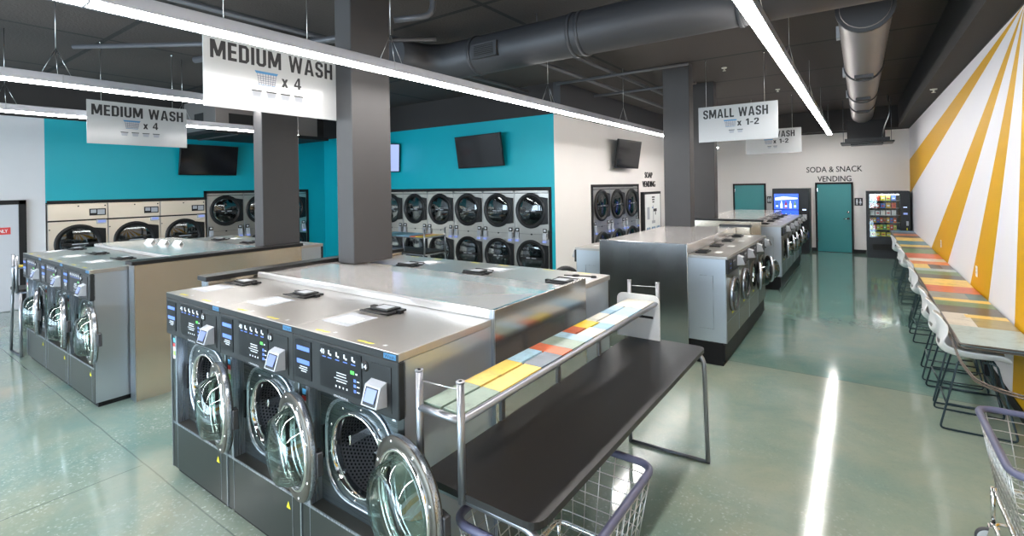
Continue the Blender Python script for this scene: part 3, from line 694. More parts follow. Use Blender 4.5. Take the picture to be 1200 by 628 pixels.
    nb = MB(); nb.lathe([(.001, -.0375), (.026, -.0375), (.027, -.032)], 'black', 'y', (.196, 0, 1.285), 24)
    nb.text(num, (.196, -.0385, 1.274), (1, 0, 0), (0, 0, 1), .022, 'ink_white', w=.032, bold=.03).build('number_badge', t)
    tp = MB(); tp.box(-h, h, -.03, D, 1.347, 1.386, 'steel_top', bev=.003).box(-h+.001, h-.001, -.032, -.030, 1.349, 1.383, 'charcoal')
    tp.box(h-.10, h-.015, -.0335, -.032, 1.353, 1.378, 'brand_blue').text('Express', (h-.155, -.0335, 1.357), (1, 0, 0), (0, 0, 1), .018, 'letter', w=.09).text('Wash', (h-.057, -.0345, 1.357), (1, 0, 0), (0, 0, 1), .016, 'letter', w=.07)
    tp.box(-.40, -.16, .13, .34, 1.386, 1.388, 'grey_plastic')
    tp.build('top_panel', t)
    n = MB().box(-.355, -.205, .175, .285, 1.388, 1.3895, 'paper').build('notice_card', t)
    l = MB(); l.box(-.37, -.14, .40, .55, 1.387, 1.400, 'black', bev=.004).box(-.33, -.17, .42, .53, 1.400, 1.412, 'charcoal', bev=.004).box(-.30, -.20, .44, .51, 1.412, 1.414, 'grey_plastic')
    l.tube(fil([(-.36, .40, 1.395), (-.36, .36, 1.405), (-.15, .36, 1.405), (-.15, .40, 1.395)], .02), .005, 'black', 6)
    for x in (-.37, -.13): l.box(x-.02, x+.02, .47, .50, 1.387, 1.407, 'black')
    l.build('dispenser_lid', t)
    for x in (-.26, -.20, .10, .16):
        MB().prism([(x, -.005), (x+.045, .004), (x+.05, .016), (x-.005, .008)], 'z', 1.386, 1.3868, 'yellow_st').build('warning_sticker', t)
    for x in (-.13, .27): MB().prism([(x, .015), (x+.02, .02), (x+.018, .035), (x, .033)], 'z', 1.386, 1.3868, 'ink_white').build('sticker', t)
    MB().box(-h+.03, -h+.075, -.0015, 0, .88, .995, 'paper').box(-h+.03, -h+.075, -.002, -.001, .97, .995, 'red_st').box(-h+.036, -h+.068, -.002, -.001, .905, .94, 'green_st').build('instruction_label', t)
    MB().box(-h+.035, -h+.07, -.002, 0, 1.005, 1.035, 'blue_st').build('sticker', t)
    MB().prism([(.285, .30), (.325, .30), (.305, .34)], 'y', -.002, 0, 'yellow_st').build('warning_sticker', t)
    make_door(.275, t, (.257, -.01, .765), R(166), sq=.035)
    return t
def renum(root, num):
    o = kid(root, 'number_badge')[0]
    nb = MB(); nb.lathe([(.001, -.0375), (.026, -.0375), (.027, -.032)], 'black', 'y', (.196, 0, 1.285), 24)
    nb.text(num, (.196, -.0385, 1.274), (1, 0, 0), (0, 0, 1), .022, 'ink_white', w=.032, bold=.03)
    n = nb.build('number_badge', root); bpy.data.objects.remove(o)
def setdoor(root, deg, outward=False):
    d = kid(root, 'door')[0]; d.rotation_euler = (0, 0, R(deg))
    if outward: d.scale = (1, -1, 1)   # porthole glass bulging out into the aisle
G1 = 'grey washers of the front island, fronts to the camera'
w14 = make_washer('large grey front-load washer marked 14, nearest the black folding table, door open', '14')
w14.location = (-2.183, 1.577, 0); w14['group'] = G1
w13 = dup(w14, 'large grey front-load washer marked 13, middle of the three nearest, door open', (-3.049, 1.577, 0)); renum(w13, '13')
w12 = dup(w14, 'large grey front-load washer marked 12, left end of the three nearest, door open', (-3.915, 1.577, 0)); renum(w12, '12')
GL = 'grey washers of the left island'
for i, (x, l) in enumerate(((-6.72, 'right-hand grey washer of the left island, next to the beige steel wall, door open'),
                            (-7.62, 'middle grey washer of the left island, door hanging open'),
                            (-8.52, 'left-hand grey washer of the left island, by the tall tube posts, door open'))):
    c = dup(w14, l, (x, 1.60, 0), scale=(1.038, 1, 1)); c['group'] = GL; renum(c, str(19-i)); setdoor(c, (172, 170, 165)[i])
GR = 'washers on the far side of the front island, only their tops in view'
for i, (x, l) in enumerate(((-2.183, 'right-hand far-side washer of the front island, steel top with two black hinges'),
                            (-3.049, 'middle far-side washer of the front island, black lid and card on its bluish top'),
                            (-3.915, 'left-hand far-side washer of the front island, black lid nearest the middle column'))):
    c = dup(w14, l, (x, 3.87, 0), PI); c['group'] = GR; renum(c, str(23+i)); setdoor(c, 0)
GR2 = 'washers on the far side of the left island, only their tops in view'
for i, (x, l) in enumerate(((-6.72, 'right-hand far-side washer of the left island, steel box edge right of the column'),
                            (-7.62, 'middle far-side washer of the left island, behind the teal reflecting hood'),
                            (-8.52, 'left-hand far-side washer of the left island, in front of the beige dryers'))):
    c = dup(w14, l, (x, 4.15, 0), PI, scale=(1.038, 1, 1)); c['group'] = GR2; renum(c, str(31+i)); setdoor(c, 0)
# extra hinge hardware on the right-hand far-side top
t = thing('lid_latch', 'small black latch bar on the steel top at the right end of the front island', 'latch', (-1.93, 3.68, 1.387))
MB().tube([(-.13, -.02, .008), (.12, .03, .008)], .005, 'black', 6).build('bar', t)
MB().lathe([(.001, .018), (.03, .016), (.034, 0)], 'black', 'z', (-.03, 0, 0), 14).lathe([(.001, .018), (.022, .016), (.026, 0)], 'black', 'z', (.12, .03, 0), 14).build('knob', t)

# bulkheads between the rows
def hood(name, label, x0, x1, y0, y1, z, m='steel_hood', lip=.045, loc=None):
    t = thing(name, label, 'bulkhead', ((x0+x1)/2, y0, 0))
    h = (x1-x0)/2; d = y1-y0
    return t, h, d
t, h, d = hood('steel_bulkhead', 'polished steel bulkhead cover between the two rows of the front island', -4.35, -1.76, 2.303, 3.41, 1.43)
MB().box(-h, h, .0, .835, .02, 1.385, 'steel_end').build('body', t)
b = MB(); b.prism([(-.055, 1.388), (-.055, 1.425), (-.045, 1.437), (-.02, 1.437), (0, 1.425), (.03, 1.420), (.60, 1.428), (.93, 1.404), (.93, 1.388)], 'x', -h, h, 'steel_hood')
b.build('cover', t)
p = MB().box(h+.001, h+.03, -.055, 1.107, .02, 1.44, 'steel_end', bev=.004).box(h-.002, h+.034, -.06, -.052, .02, 1.44, 'stile')
p.build('end_panel', t)
t, h, d = hood('steel_bulkhead', 'steel bulkhead cover of the left island reflecting the teal wall', -8.98, -6.27, 2.326, 3.41, 1.43)
MB().box(-h, h, 0, 1.09, .02, 1.385, 'steel_end').build('body', t)
MB().box(-h, h, -.02, .98, 1.388, 1.432, 'steel_hood', bev=.006).build('cover', t)
def pony(label, x0, x1, y0, y1, z, lip=.03, m='steel_warm'):
    t = thing('steel_pony_wall', label, 'partition', ((x0+x1)/2, y0, 0)); h = (x1-x0)/2
    MB().box(-h, h, 0, y1-y0, 0, z, m).box(-h-.004, h+.004, -.006, .0, .0, z, 'stile').build('panel', t)
    MB().box(-h-lip, h+lip, -lip, y1-y0+.01, z, z+.04, 'black', bev=.006).build('cap', t)
pony('steel clad low wall with a black cap at the right end of the left island', -6.235, -6.11, 1.89, 3.75, 1.405)
pony('steel clad low wall with a black cap at the left end of the front island', -4.485, -4.385, 1.86, 3.95, 1.415)
GC = 'small white cards on the left island'
for i, (x, y) in enumerate(((195, 285), (206, 287), (218, 288))):
    c = thing('folded_card', ('leftmost', 'middle', 'rightmost')[i]+' of three small white folded cards on the left steel bulkhead', 'card', (-8.0+i*.33-.25, 2.75+i*.05, 1.433), R(20), GC)
    MB().prism([(-.05, 0), (0, .06), (.04, 0), (.034, 0), (0, .052), (-.034, 0)], 'x', -.06, .06, 'paper').build('card_stock', c)

# smaller washers of the two right-hand islands, fronts to the aisle
def make_small(label):
    W, D = .715, .60; h = W/2; t = thing('small_washer', label, 'washing machine')
    c = MB(); zc, r = .80, .15
    c.box(-h+.002, h-.002, .25, D, .27, 1.10, 'steel_small').box(-h+.002, h-.002, .0, D, .27, .52, 'steel_small').box(-h+.002, h-.002, 0, D, 1.08, 1.255, 'steel_small')
    c.box(-h+.002, -h+.07, 0, .3, .5, 1.1, 'steel_small').box(h-.07, h-.002, 0, .3, .5, 1.1, 'steel_small')
    c.box(-h, -h+.0025, .003, D, .27, 1.255, 'steel_side').box(h-.0025, h, .003, D, .27, 1.255, 'steel_side').box(-h, -h+.01, -.004, 0, .27, 1.08, 'stile')
    c.box(-h, h, -.003, 0, .505, .512, 'stile').box(-.05, .05, -.003, 0, .56, .60, 'yellow_st')
    plate_hole(c, -h+.07, h-.07, .52, 1.08, 0, 0, zc, r, 'steel_small')
    # pressed rectangle on the sides
    for x in (-h-.003, h+.0005):
        for a in (((.14, .42), (.14, 1.05)), ((.14, 1.05), (.30, 1.05)), ((.14, .42), (.30, .42))):
            (y0, z0), (y1, z1) = a; c.box(x, x+.003, y0, max(y1, y0+.006), z0, max(z1, z0+.006), 'stile')
    c.build('cabinet', t)
    MB().box(-h+.001, h-.001, .04, D-.02, 0, .262, 'plinth', bev=.004).box(-h+.001, h-.001, .02, .04, .05, .25, 'plinth').build('plinth', t)
    b = MB(); b.lathe([(.215, 0), (.212, -.014), (.19, -.018), (.165, -.010), (r, 0), (r, .04)], ['ring', 'ring', 'ring', 'chrome', 'chrome'], 'y', (0, 0, zc), 36, .05)
    b.lathe([(r, .04), (.17, .05), (.175, .24), (.001, .245)], 'drum', 'y', (0, 0, zc), 36); b.build('drum', t)
    p = MB(); p.box(-h, h, -.03, 0, 1.085, 1.255, 'black', bev=.006).box(-.30, -.20, -.034, -.03, 1.12, 1.22, 'blackglass').box(-.12, .10, -.034, -.03, 1.11, 1.23, 'blackglass')
    for i in range(3): p.poly([(-.10+i*.05, -.0345, 1.20), (-.075+i*.05, -.0345, 1.20), (-.075+i*.05, -.0345, 1.215), (-.10+i*.05, -.0345, 1.215)], 'ink_white')
    for z in (1.14, 1.19): p.poly([(-.29, -.0345, z), (-.21, -.0345, z), (-.21, -.0345, z+.014), (-.29, -.0345, z+.014)], 'ink_blue')
    p.build('control_panel', t)
    rd = MB(); rd.prism([(-.03, 1.12), (-.12, 1.135), (-.09, 1.225), (-.03, 1.245)], 'x', .14, .26, 'grey_plastic'); rd.prism([(-.1215, 1.145), (-.123, 1.144), (-.094, 1.218), (-.092, 1.218)], 'x', .152, .248, 'black'); rd.build('card_reader', t)
    tp = MB(); tp.box(-h, h, -.02, D, 1.257, 1.285, 'steel_top', bev=.003); tp.build('top_panel', t)
    MB().box(-.02, .10, .12, .20, 1.286, 1.2875, 'paper').build('notice_card', t)
    MB().box(-.16, .08, .26, .40, 1.286, 1.305, 'black', bev=.006).box(-.11, .04, .28, .38, 1.305, 1.315, 'charcoal', bev=.003).build('dispenser_lid', t)
    make_door(.205, t, (.19, -.03, zc), 0, bowl=.12)
    return t
proto = make_small('first washer of the near right row, flat closed door, beside the steel end panel'); proto['group'] = 'small washers of the near right row'
proto.location = (-1.30, 6.145+.3575, 0); proto.rotation_euler = (0, 0, R(90))
names = ['second', 'third', 'fourth']
for i in range(3):
    c = dup(proto, names[i]+' washer of the near right row, '+('flat closed door' if i == 0 else 'bulging round door ajar into the aisle'), (-1.30, 6.5025+.715*(i+1), 0), R(90))
    setdoor(c, (0, 14, 24)[i], i > 0)
for i in range(4):
    c = dup(proto, ('first', 'second', 'third', 'fourth')[i]+' washer on the hidden side of the near right island, facing the white wall', (-3.26, 6.5025+.715*i, 0), R(-90))
    c['group'] = 'washers on the hidden side of the near right island'; setdoor(c, 120 if i in (0, 2) else 0)
for i in range(5):
    c = dup(proto, ('first', 'second', 'third', 'fourth', 'fifth')[i]+' washer of the far right row, counted from the near end, bulging round door', (-1.30, 11.09+.40+.80*i, 0), R(90), scale=(1.115, 1, 1))
    c['group'] = 'small washers of the far right row'; setdoor(c, (10, 14, 12, 16, 12)[i], True)
t = thing('steel_bulkhead', 'steel bulkhead of the near right island with a brown reflecting top', 'bulkhead', (-2.30, 6.145, 0))
MB().box(-.36, .40, .03, 2.86, .02, 1.28, 'steel_end').build('body', t)
MB().box(-.57, .56, 0, 2.86, 1.295, 1.405, 'steel_hood', bev=.005).build('cover', t)
MB().box(-.585, .575, -.045, -.012, .02, 1.42, 'steel_end', bev=.006).build('end_panel', t)
t = thing('steel_pony_wall', 'low steel panel with a black cap closing the far end of the near right island', 'partition', (-1.75, 9.06, 0))
MB().box(-.24, .22, 0, .05, .0, 1.40, 'steel_warm').build('panel', t)
MB().box(-.26, .24, -.02, .10, 1.40, 1.44, 'black', bev=.005).build('cap', t)
t = thing('steel_pony_wall', 'wide low steel panel with a black cap at the near end of the far right island', 'partition', (-2.25, 10.60, 0))
MB().box(-.70, .66, .0, .06, 0, 1.39, 'steel_warm').build('panel', t)
MB().box(-.72, .70, -.02, .09, 1.39, 1.43, 'black', bev=.005).build('cap', t)
t = thing('steel_bulkhead', 'steel bulkhead of the far right island reflecting the teal door', 'bulkhead', (-2.30, 11.09, 0))
MB().box(-.60, .38, 0, 4.0, .02, 1.28, 'steel_end').build('body', t)
MB().box(-.60, .55, 0, 4.0, 1.295, 1.40, 'steel_hood', bev=.005).build('cover', t)

# ------------------------------------------------------------------ dryers
def dryer_door(mb, cx, cz, r, y=0):
    mb.lathe([(r, y), (r, y-.03), (r*.95, y-.04), (r*.80, y-.035), (r*.77, y-.01)], 'black', 'y', (cx, 0, cz), 40)
    pts = []
    for j in range(13):
        a = R(62-124*j/12); pts.append((cx+r*.93*math.cos(a), cz+r*.93*math.sin(a)))
    mb.prism([(cx+r*1.12, cz-r*.72), (cx+r*1.12, cz+r*.72)]+pts, 'y', y-.028, y, 'black')
    mb.box(cx-r*.70, cx+r*.78, y-.034, y-.02, cz-r*.10, cz+r*.02, 'black')
    mb.box(cx-r*.30, cx+r*.36, y-.037, y-.034, cz-r*.05, cz+r*.0, 'grey_plastic')
def make_stack(label):
    W, D = .866, .55; h = W/2; t = thing('stacked_dryer', label, 'dryer')
    c = MB(); c.box(-h+.002, h-.002, .31, D, .0, 2.06, 'dryer_steel').box(-h+.002, h-.002, 0, .02, 1.06, 1.24, 'dryer_steel').box(-h+.002, h-.002, 0, .02, 2.03, 2.06, 'dryer_steel').box(-h+.002, h-.002, 0, .31, 0, .27, 'dryer_steel')
    for a, b in ((-h+.002, -.40), (.40, h-.002)): c.box(a, b, 0, .31, .27, 2.06, 'dryer_steel')
    plate_hole(c, -.40, .40, 1.24, 2.03, 0, -.01, 1.64, .285, 'dryer_steel'); plate_hole(c, -.40, .40, .27, 1.06, 0, -.01, .66, .285, 'dryer_steel')
    c.box(-h+.01, h-.01, -.004, 0, 2.005, 2.02, 'black').box(-h, -h+.006, -.006, 0, 0, 2.06, 'grey_plastic').box(-.02, .02, -.004, 0, 1.13, 1.16, 'black')
    c.box(-h+.01, h-.01, -.002, .0, 1.148, 1.152, 'charcoal')
    c.build('cabinet', t)
    for z in (1.64, .66):
        d = MB(); dryer_door(d, -.01, z, .37); o = d.build('dryer_door', t)
        MB().lathe([(.285, -.012), (.20, -.03), (.001, -.038)], 'dryer_glass', 'y', (-.01, 0, z), 36).build('door_glass', o)
        MB().lathe([(.287, .0), (.30, .05), (.30, .29), (.001, .30)], 'chrome', 'y', (-.01, 0, z), 36).build('drum', t)
    for x in (-.355, .33):
        p = MB(); p.box(x-.045, x+.045, -.012, 0, 1.19, 1.27, 'black', bev=.003).box(x-.04, x+.05, -.04, 0, 1.04, 1.18, 'grey_plastic', bev=.005).box(x-.035, x+.045, -.055, -.03, .985, 1.03, 'screen_blue').box(x-.025, x+.025, -.014, -.012, 1.215, 1.25, 'ink_white')
        p.build('coin_panel', t)
    return t
S = make_stack('stacked dryer next to the right corner of the teal wall'); S['group'] = 'stacked dryers in the teal wall'
S.location = (-5.64, 8.665, 0)
for i, w_ in enumerate(('second', 'third', 'fourth', 'fifth', 'sixth')):
    dup(S, w_+' stacked dryer from the right corner of the teal wall', (-5.64-.866*(i+1), 8.665, 0))
for i, w_ in enumerate(('leftmost dark glass', 'middle grey', 'rightmost teal reflecting')):
    c = dup(S, w_+' stacked dryer in the niche of the white side wall', (XM+.015, 10.85+.94*i, 0), R(90), scale=(1.08, 1, 1.02)); c['group'] = 'stacked dryers in the white side wall'
for i, w_ in enumerate(('first', 'second', 'third')):
    c = dup(S, w_+' stacked dryer of the far left wall, counted from the beige big dryers', (XL+.015, 5.90+.872*i, 0), R(90), scale=(1.0, 1, 1.02)); c['group'] = 'stacked dryers in the far left wall'
def make_big(label):
    W = .935; h = W/2; t = thing('large_dryer', label, 'dryer')
    c = MB(); m = 'dryer_beige'; c.box(-h+.002, h-.002, .36, .6, 0, 1.95, m).box(-h+.002, h-.002, 0, .36, 1.62, 1.95, m).box(-h+.002, h-.002, 0, .36, 0, .70, m)
    for a, b in ((-h+.002, -.42), (.42, h-.002)): c.box(a, b, 0, .36, .70, 1.62, m)
    plate_hole(c, -.42, .42, .70, 1.60, 0, 0, 1.15, .31, m); c.box(-h, h, -.01, .02, 1.60, 1.63, 'blackmatte').box(-h, -h+.006, -.006, 0, 0, 1.95, 'grey_plastic')
    for x in (.0, .43): c.lathe([(.001, -.012), (.012, -.01), (.014, 0)], 'black', 'y', (x, 0, 1.90), 10)
    for x, z in ((-.44, 1.45), (-.42, .9)): c.lathe([(.001, -.012), (.010, -.01), (.012, 0)], 'black', 'y', (x, 0, z), 10)
    c.build('cabinet', t)
    d = MB(); dryer_door(d, 0, 1.15, .385); o = d.build('dryer_door', t)
    MB().lathe([(.31, -.012), (.2, -.03), (.001, -.036)], 'dryer_glass', 'y', (0, 0, 1.15), 36).build('door_glass', o)
    MB().lathe([(.312, 0), (.33, .05), (.33, .34), (.001, .35)], 'chrome', 'y', (0, 0, 1.15), 36).build('drum', t)
    MB().box(.17, .44, -.012, 0, 1.70, 1.84, 'black', bev=.003).box(.19, .28, -.014, -.012, 1.75, 1.82, 'grey_plastic').box(.30, .42, -.014, -.012, 1.72, 1.82, 'grey_plastic').build('control_panel', t)
    MB().box(.28, .44, -.05, 0, 1.53, 1.61, 'grey_plastic', bev=.005).box(.30, .42, -.053, -.05, 1.55, 1.60, 'screen_blue').build('card_reader', t)
    return t
B = make_big('first beige steel dryer in the left wall, next to the grey wall with the door'); B['group'] = 'large beige dryers in the left wall'
B.location = (XL+.015, 3.07, 0); B.rotation_euler = (0, 0, R(90))
dup(B, 'second beige steel dryer in the left wall, middle of the three', (XL+.015, 4.015, 0), R(90))
dup(B, 'third beige steel dryer in the left wall, next to the stacked dryers', (XL+.015, 4.96, 0), R(90))

# ------------------------------------------------------------------ televisions
def tv(label, c, rz, tilt, w_=1.28, h_=.72, lit=False, arm=.12, ry=0):
    t = thing('television', label, 'television', c, rz)
    s_ = MB(); s_.box(-w_/2, w_/2, -.03, .03, -h_/2, h_/2, 'black', bev=.008).box(-w_/2+.02, w_/2-.02, -.033, -.0305, -h_/2+.025, h_/2-.02, 'tv_lit' if lit else 'tv')
    o = s_.build('screen', t); o.rotation_euler = (tilt, ry, 0)
    MB().box(-.12, .12, .03, .06, -.12, .12, 'blackmatte').box(-.03, .03, .05, arm, -.04, .04, 'blackmatte').box(-.12, .12, arm-.01, arm+.01, -.15, .15, 'blackmatte').build('wall_bracket', t)
    return t
tv('dark television high on the far left teal wall', (XL+.17, 5.47, 2.90), R(90), R(10), arm=.15)
tv('dark television tilted on the teal wall above the dryer row', (-6.87, YT-.20, 2.95), 0, R(9), arm=.18, ry=R(-1))
tv('dark television angled out from the white side wall above the niche', (XM+.24, 12.0, 2.93), R(86), R(9), w_=1.28, arm=.22)
tv('lit television seen almost edge-on beside the middle column', (-9.9, YT-.62, 2.93), R(62), R(5), lit=True, arm=.3)

# ------------------------------------------------------------------ folding tables with a plank shelf
def make_table(label, L_, loc, rz, planks, sh=.24, side=-1, dep=.61, frame=True):
    """local x runs along the table, the shelf is over y=0, the table top reaches to y=side*dep"""
    t = thing('folding_table', label, 'table', loc, rz); s_ = side; r = .017
    poly = fil([(0, 0, 0), (L_, 0, 0), (L_, s_*dep, 0), (0, s_*dep, 0)], .07, 5, True)
    b = MB(); b.prism([(p.x, p.y) for p in (poly if s_ > 0 else poly[::-1])], 'z', .862, .892, 'laminate'); b.build('table_top', t)
    for x, e in ((.0, 1), (L_, -1)):
        f = MB(); X_ = x+.03*e
        f.tube(fil([(X_, 0, .845), (X_, s_*(dep-.01), .845), (X_-.02*e, s_*(dep+.005), .02)], .09, 6), r, 'tube', 10)
        f.tube([(X_, 0, .845), (X_, 0, .01)], r, 'tube', 10).tube([(X_, -s_*.01, .015), (X_-.02*e, s_*(dep+.02), .015)], .013, 'tube_dark', 8)
        f.build('leg', t)
    for x in (.0, L_):
        for y in (0, s_*sh):
            p = MB(); p.tube([(x, y, .85), (x, y, 1.345)], r, 'tube', 12).tube([(x, y, 1.345), (x, y, 1.352)], r+.002, 'tube', 12).disc((x, y, 1.3525), .008, 'chrome', 'z', 10).build('post', t)
    f = MB()
    for x in (0, L_): f.tube([(x, 0, 1.187), (x, s_*sh, 1.187)], r, 'tube', 10).tube([(x, 0, 1.305), (x, s_*sh, 1.315)], .003, 'chrome_wire', 5)
    f.tube([(0, s_*sh, 1.187), (L_, s_*sh, 1.187)], r, 'tube', 10).tube([(0, 0, 1.18), (L_, 0, 1.18)], .012, 'tube_dark', 8)
    for q in (.25, .5, .75): f.box(L_*q-.015, L_*q+.015, -.01, .01, .89, 1.18, 'tube')
    f.tube([(0, 0, .845), (L_, 0, .845)], .014, 'tube_dark', 8)
    f.build('shelf_frame', t)
    for x0, x1, y0, y1, c in planks:
        MB().box(x0+.001, x1-.001, s_*(y0*sh+.003), s_*(y1*sh-.012), 1.192, 1.206, PK[c], bev=.001).build('plank', t)
    return t
def P2(Y0, rows):
    return [(a-Y0, b-Y0, lo, hi, c) for a, b, lo, hi, c in rows]
make_table('black topped folding table with a coloured plank shelf beside the front island', 2.42, (-1.598, 1.53, 0), R(90), P2(1.53, [
    (1.55, 1.82, 0, .5, 'greygreen'), (1.55, 1.82, .5, 1, 'greygreen'), (1.82, 2.18, 0, .5, 'yellow'), (1.82, 2.18, .5, 1, 'yellow'),
    (2.18, 2.40, 0, .45, 'skyblue'), (2.18, 2.40, .45, 1, 'slate'), (2.40, 2.52, 0, 1, 'red'), (2.52, 2.68, 0, 1, 'greygreen'), (2.68, 2.79, 0, 1, 'skyblue'),
    (2.79, 2.94, 0, .45, 'red'), (2.79, 2.98, .45, 1, 'white'), (2.94, 3.12, 0, .5, 'brightyellow'), (2.98, 3.12, .5, 1, 'blue'), (3.12, 3.36, 0, .4, 'white'), (3.12, 3.36, .4, 1, 'white'),
    (3.36, 3.47, 0, .4, 'blue'), (3.36, 3.62, .4, 1, 'skyblue'), (3.47, 3.62, 0, .4, 'skyblue'), (3.62, 3.94, 0, 1, 'white')]))
tp = make_table('folding table with a coloured plank shelf in front of the teal wall dryers', 2.35, (-6.90, 6.80, 0), PI, [
    (.02, .25, 0, .5, 'brightyellow'), (.02, .25, .5, 1, 'yellow'), (.25, .42, 0, 1, 'red'), (.42, .8, 0, .5, 'blue'), (.42, .8, .5, 1, 'blue'), (.8, 1.2, 0, 1, 'teal'), (1.2, 1.5, 0, 1, 'blue'), (1.5, 1.9, 0, 1, 'brightyellow'), (1.9, 2.33, 0, 1, 'red')], sh=.58, dep=.62)
make_table('folding table with a yellow plank behind the left end of the left island', 2.3, (-9.10, 1.53, 0), R(90), [
    (.02, .35, 0, 1, 'brightyellow'), (.35, .8, 0, 1, 'blue'), (.8, 1.3, 0, 1, 'red'), (1.3, 1.8, 0, 1, 'white'), (1.8, 2.28, 0, 1, 'skyblue')], side=1, sh=.2, dep=.45)

# ------------------------------------------------------------------ counter along the right wall
t = thing('bar_counter', 'long counter of colourful painted planks along the sunburst wall', 'counter', (-.006, 0, .02))
A_, B_ = .662, 1.135
rows = [(5.41, 6.07, [(0, 1, 'paleblue')]), (6.07, 6.62, [(0, .42, 'white'), (.42, 1, 'olive')]), (6.62, 6.98, [(0, 1, 'dark')]), (6.98, 7.24, [(0, 1, 'green')]), (7.24, 7.40, [(0, 1, 'yellow')]),
        (7.40, 7.78, [(0, .68, 'grey'), (.68, 1, 'teal')]), (7.78, 8.24, [(0, 1, 'red')]), (8.24, 8.80, [(0, 1, 'yellow')]), (8.80, 9.15, [(0, 1, 'dark')]), (9.15, 9.50, [(0, 1, 'green')]), (9.50, 9.75, [(0, 1, 'paleblue')]),
        (9.75, 10.22, [(0, .42, 'yellow'), (.42, .72, 'dark'), (.72, 1, 'slate')]), (10.22, 10.58, [(0, 1, 'orange')]), (10.58, 10.95, [(0, 1, 'white')]), (10.95, 11.66, [(0, 1, 'red')]), (11.66, 12.4, [(0, 1, 'green')]), (12.4, 12.75, [(0, 1, 'dark')]),
        (12.75, 13.15, [(0, 1, 'yellow')]), (13.15, 13.97, [(0, 1, 'teal')]), (13.97, 14.75, [(0, 1, 'yellow')]), (14.75, 15.25, [(0, 1, 'dark')]), (15.25, 15.75, [(0, 1, 'orange')]), (15.75, 16.25, [(0, 1, 'slate')]), (16.25, 16.75, [(0, 1, 'blue')])]
for y0, y1, cs in rows:
    for a, b, c in cs: MB().box(A_+(B_-A_)*a+.0005, A_+(B_-A_)*b-.0005, y0+.001, y1-.001, .768, .790, PK[c], bev=.001).build('plank', t)
# yellow strip let into the olive plank
MB().box(A_+(B_-A_)*.35, B_-.001, 6.45, 6.58, .7902, .7915, PK['yellow']).build('plank', t)
e = MB()
for dz in (.786, .760):
    e.tube(fil([(B_, 5.395, dz), (A_-.008, 5.395, dz), (A_-.008, 16.75, dz)], .035, 5), .009, 'ring', 8)
e.box(A_, B_, 5.41, 16.74, .748, .766, 'blackmatte'); e.build('edge_frame', t)
e = MB()
for dz in (0, -.017):
    e.tube(fil([(A_-.024, 16.7, .776+dz), (A_-.024, 6.6, .776+dz), (.628, 5.6, .772+dz), (.600, 4.95, .77+dz), (.632, 4.50, .77+dz), (.80, 4.345, .77+dz), (1.13, 4.28, .77+dz)], .25, 6), .0065, 'edging', 8)
e.build('loose_edging', t)
for y in (7.4, 9.9, 11.5, 14.2, 16.6):
    MB().box(1.09, 1.13, y-.02, y+.02, -.02, .748, 'blackmatte').box(.72, 1.13, y-.02, y+.02, .71, .748, 'blackmatte').prism([(.72, .715), (1.09, .40), (1.09, .44), (.76, .715)], 'y', y-.015, y+.015, 'blackmatte').build('bracket', t)

# ------------------------------------------------------------------ stools
def make_stool(label):
    t = thing('white_stool', label, 'stool', group='white stools along the counter')
    prof = [(-.262, .965, .125), (-.254, .945, .155), (-.242, .91, .172), (-.230, .86, .185), (-.222, .81, .195), (-.222, .765, .205), (-.228, .730, .212), (-.234, .700, .218), (-.230, .665, .220), (-.195, .625, .222), (-.11, .607, .222), (0, .602, .222), (.08, .604, .220), (.15, .612, .212), (.20, .612, .198), (.225, .598, .17)]
    b = MB(); n = 16; G = []
    for i, (y, z, hw) in enumerate(prof):
        f = i/(len(prof)-1); row = []
        for j in range(n+1):
            u = -1+2*j/n; x = hw*u*(1-.06*u*u)
            back = max(0, 1-f*1.7); lift = .085*abs(u)**3*(1-back)*(1-max(0, f-.85)*4) ; fwd = .055*u*u*min(1, back+.35)*(1 if f < .6 else max(0, (1-f)/.4))
            top = -.035*u**4 if i < 3 else 0
            row.append(b.v((x, y+fwd, z+lift+top)))
        G.append(row)
    for i in range(len(prof)-1):
        for j in range(n):
            if i == 6 and 4 <= j < n-4: continue
            b.f([G[i][j], G[i][j+1], G[i+1][j+1], G[i+1][j]], 'seat_white', True)
    o = b.build('seat_shell', t, recalc=True); md = o.modifiers.new('thick', 'SOLIDIFY'); md.thickness = .012; md.offset = 0
    ss = o.modifiers.new('sub', 'SUBSURF'); ss.levels = 1; ss.render_levels = 1
    l = MB(); r = .0085
    for s_ in (-1, 1):
        l.tube(fil([(s_*.15, -.02, .598), (s_*.17, -.11, .598), (s_*.235, -.245, .010), (s_*.235, .24, .010), (s_*.17, .13, .598), (s_*.15, .05, .598)], .035, 5), r, 'wire_black', 8)
    l.tube([(-.165, -.10, .598), (.165, -.10, .598)], r, 'wire_black', 8).tube([(-.165, .12, .598), (.165, .12, .598)], r, 'wire_black', 8)
    k = (.598-.22)/.588; yb = -.11-.135*k; x_ = .17+.065*k
    l.tube([(-x_, yb, .22), (x_, yb, .22)], r*.9, 'wire_black', 8).tube([(-x_, .13+.11*k, .22), (x_, .13+.11*k, .22)], r*.9, 'wire_black', 8)
    l.tube([(-x_, yb, .22), (-x_, .13+.11*k, .22)], r*.9, 'wire_black', 8).tube([(x_, yb, .22), (x_, .13+.11*k, .22)], r*.9, 'wire_black', 8)
    l.build('sled_base', t)
    return t
st = make_stool('nearest white shell stool at the open end of the counter')
spots = [(.78, 5.84, 0), (.78, 6.45, 2), (.77, 7.08, -3), (.78, 8.62, 1), (.80, 9.35, -4), (.78, 11.15, 3), (.79, 11.85, -2), (.78, 13.55, 2)]
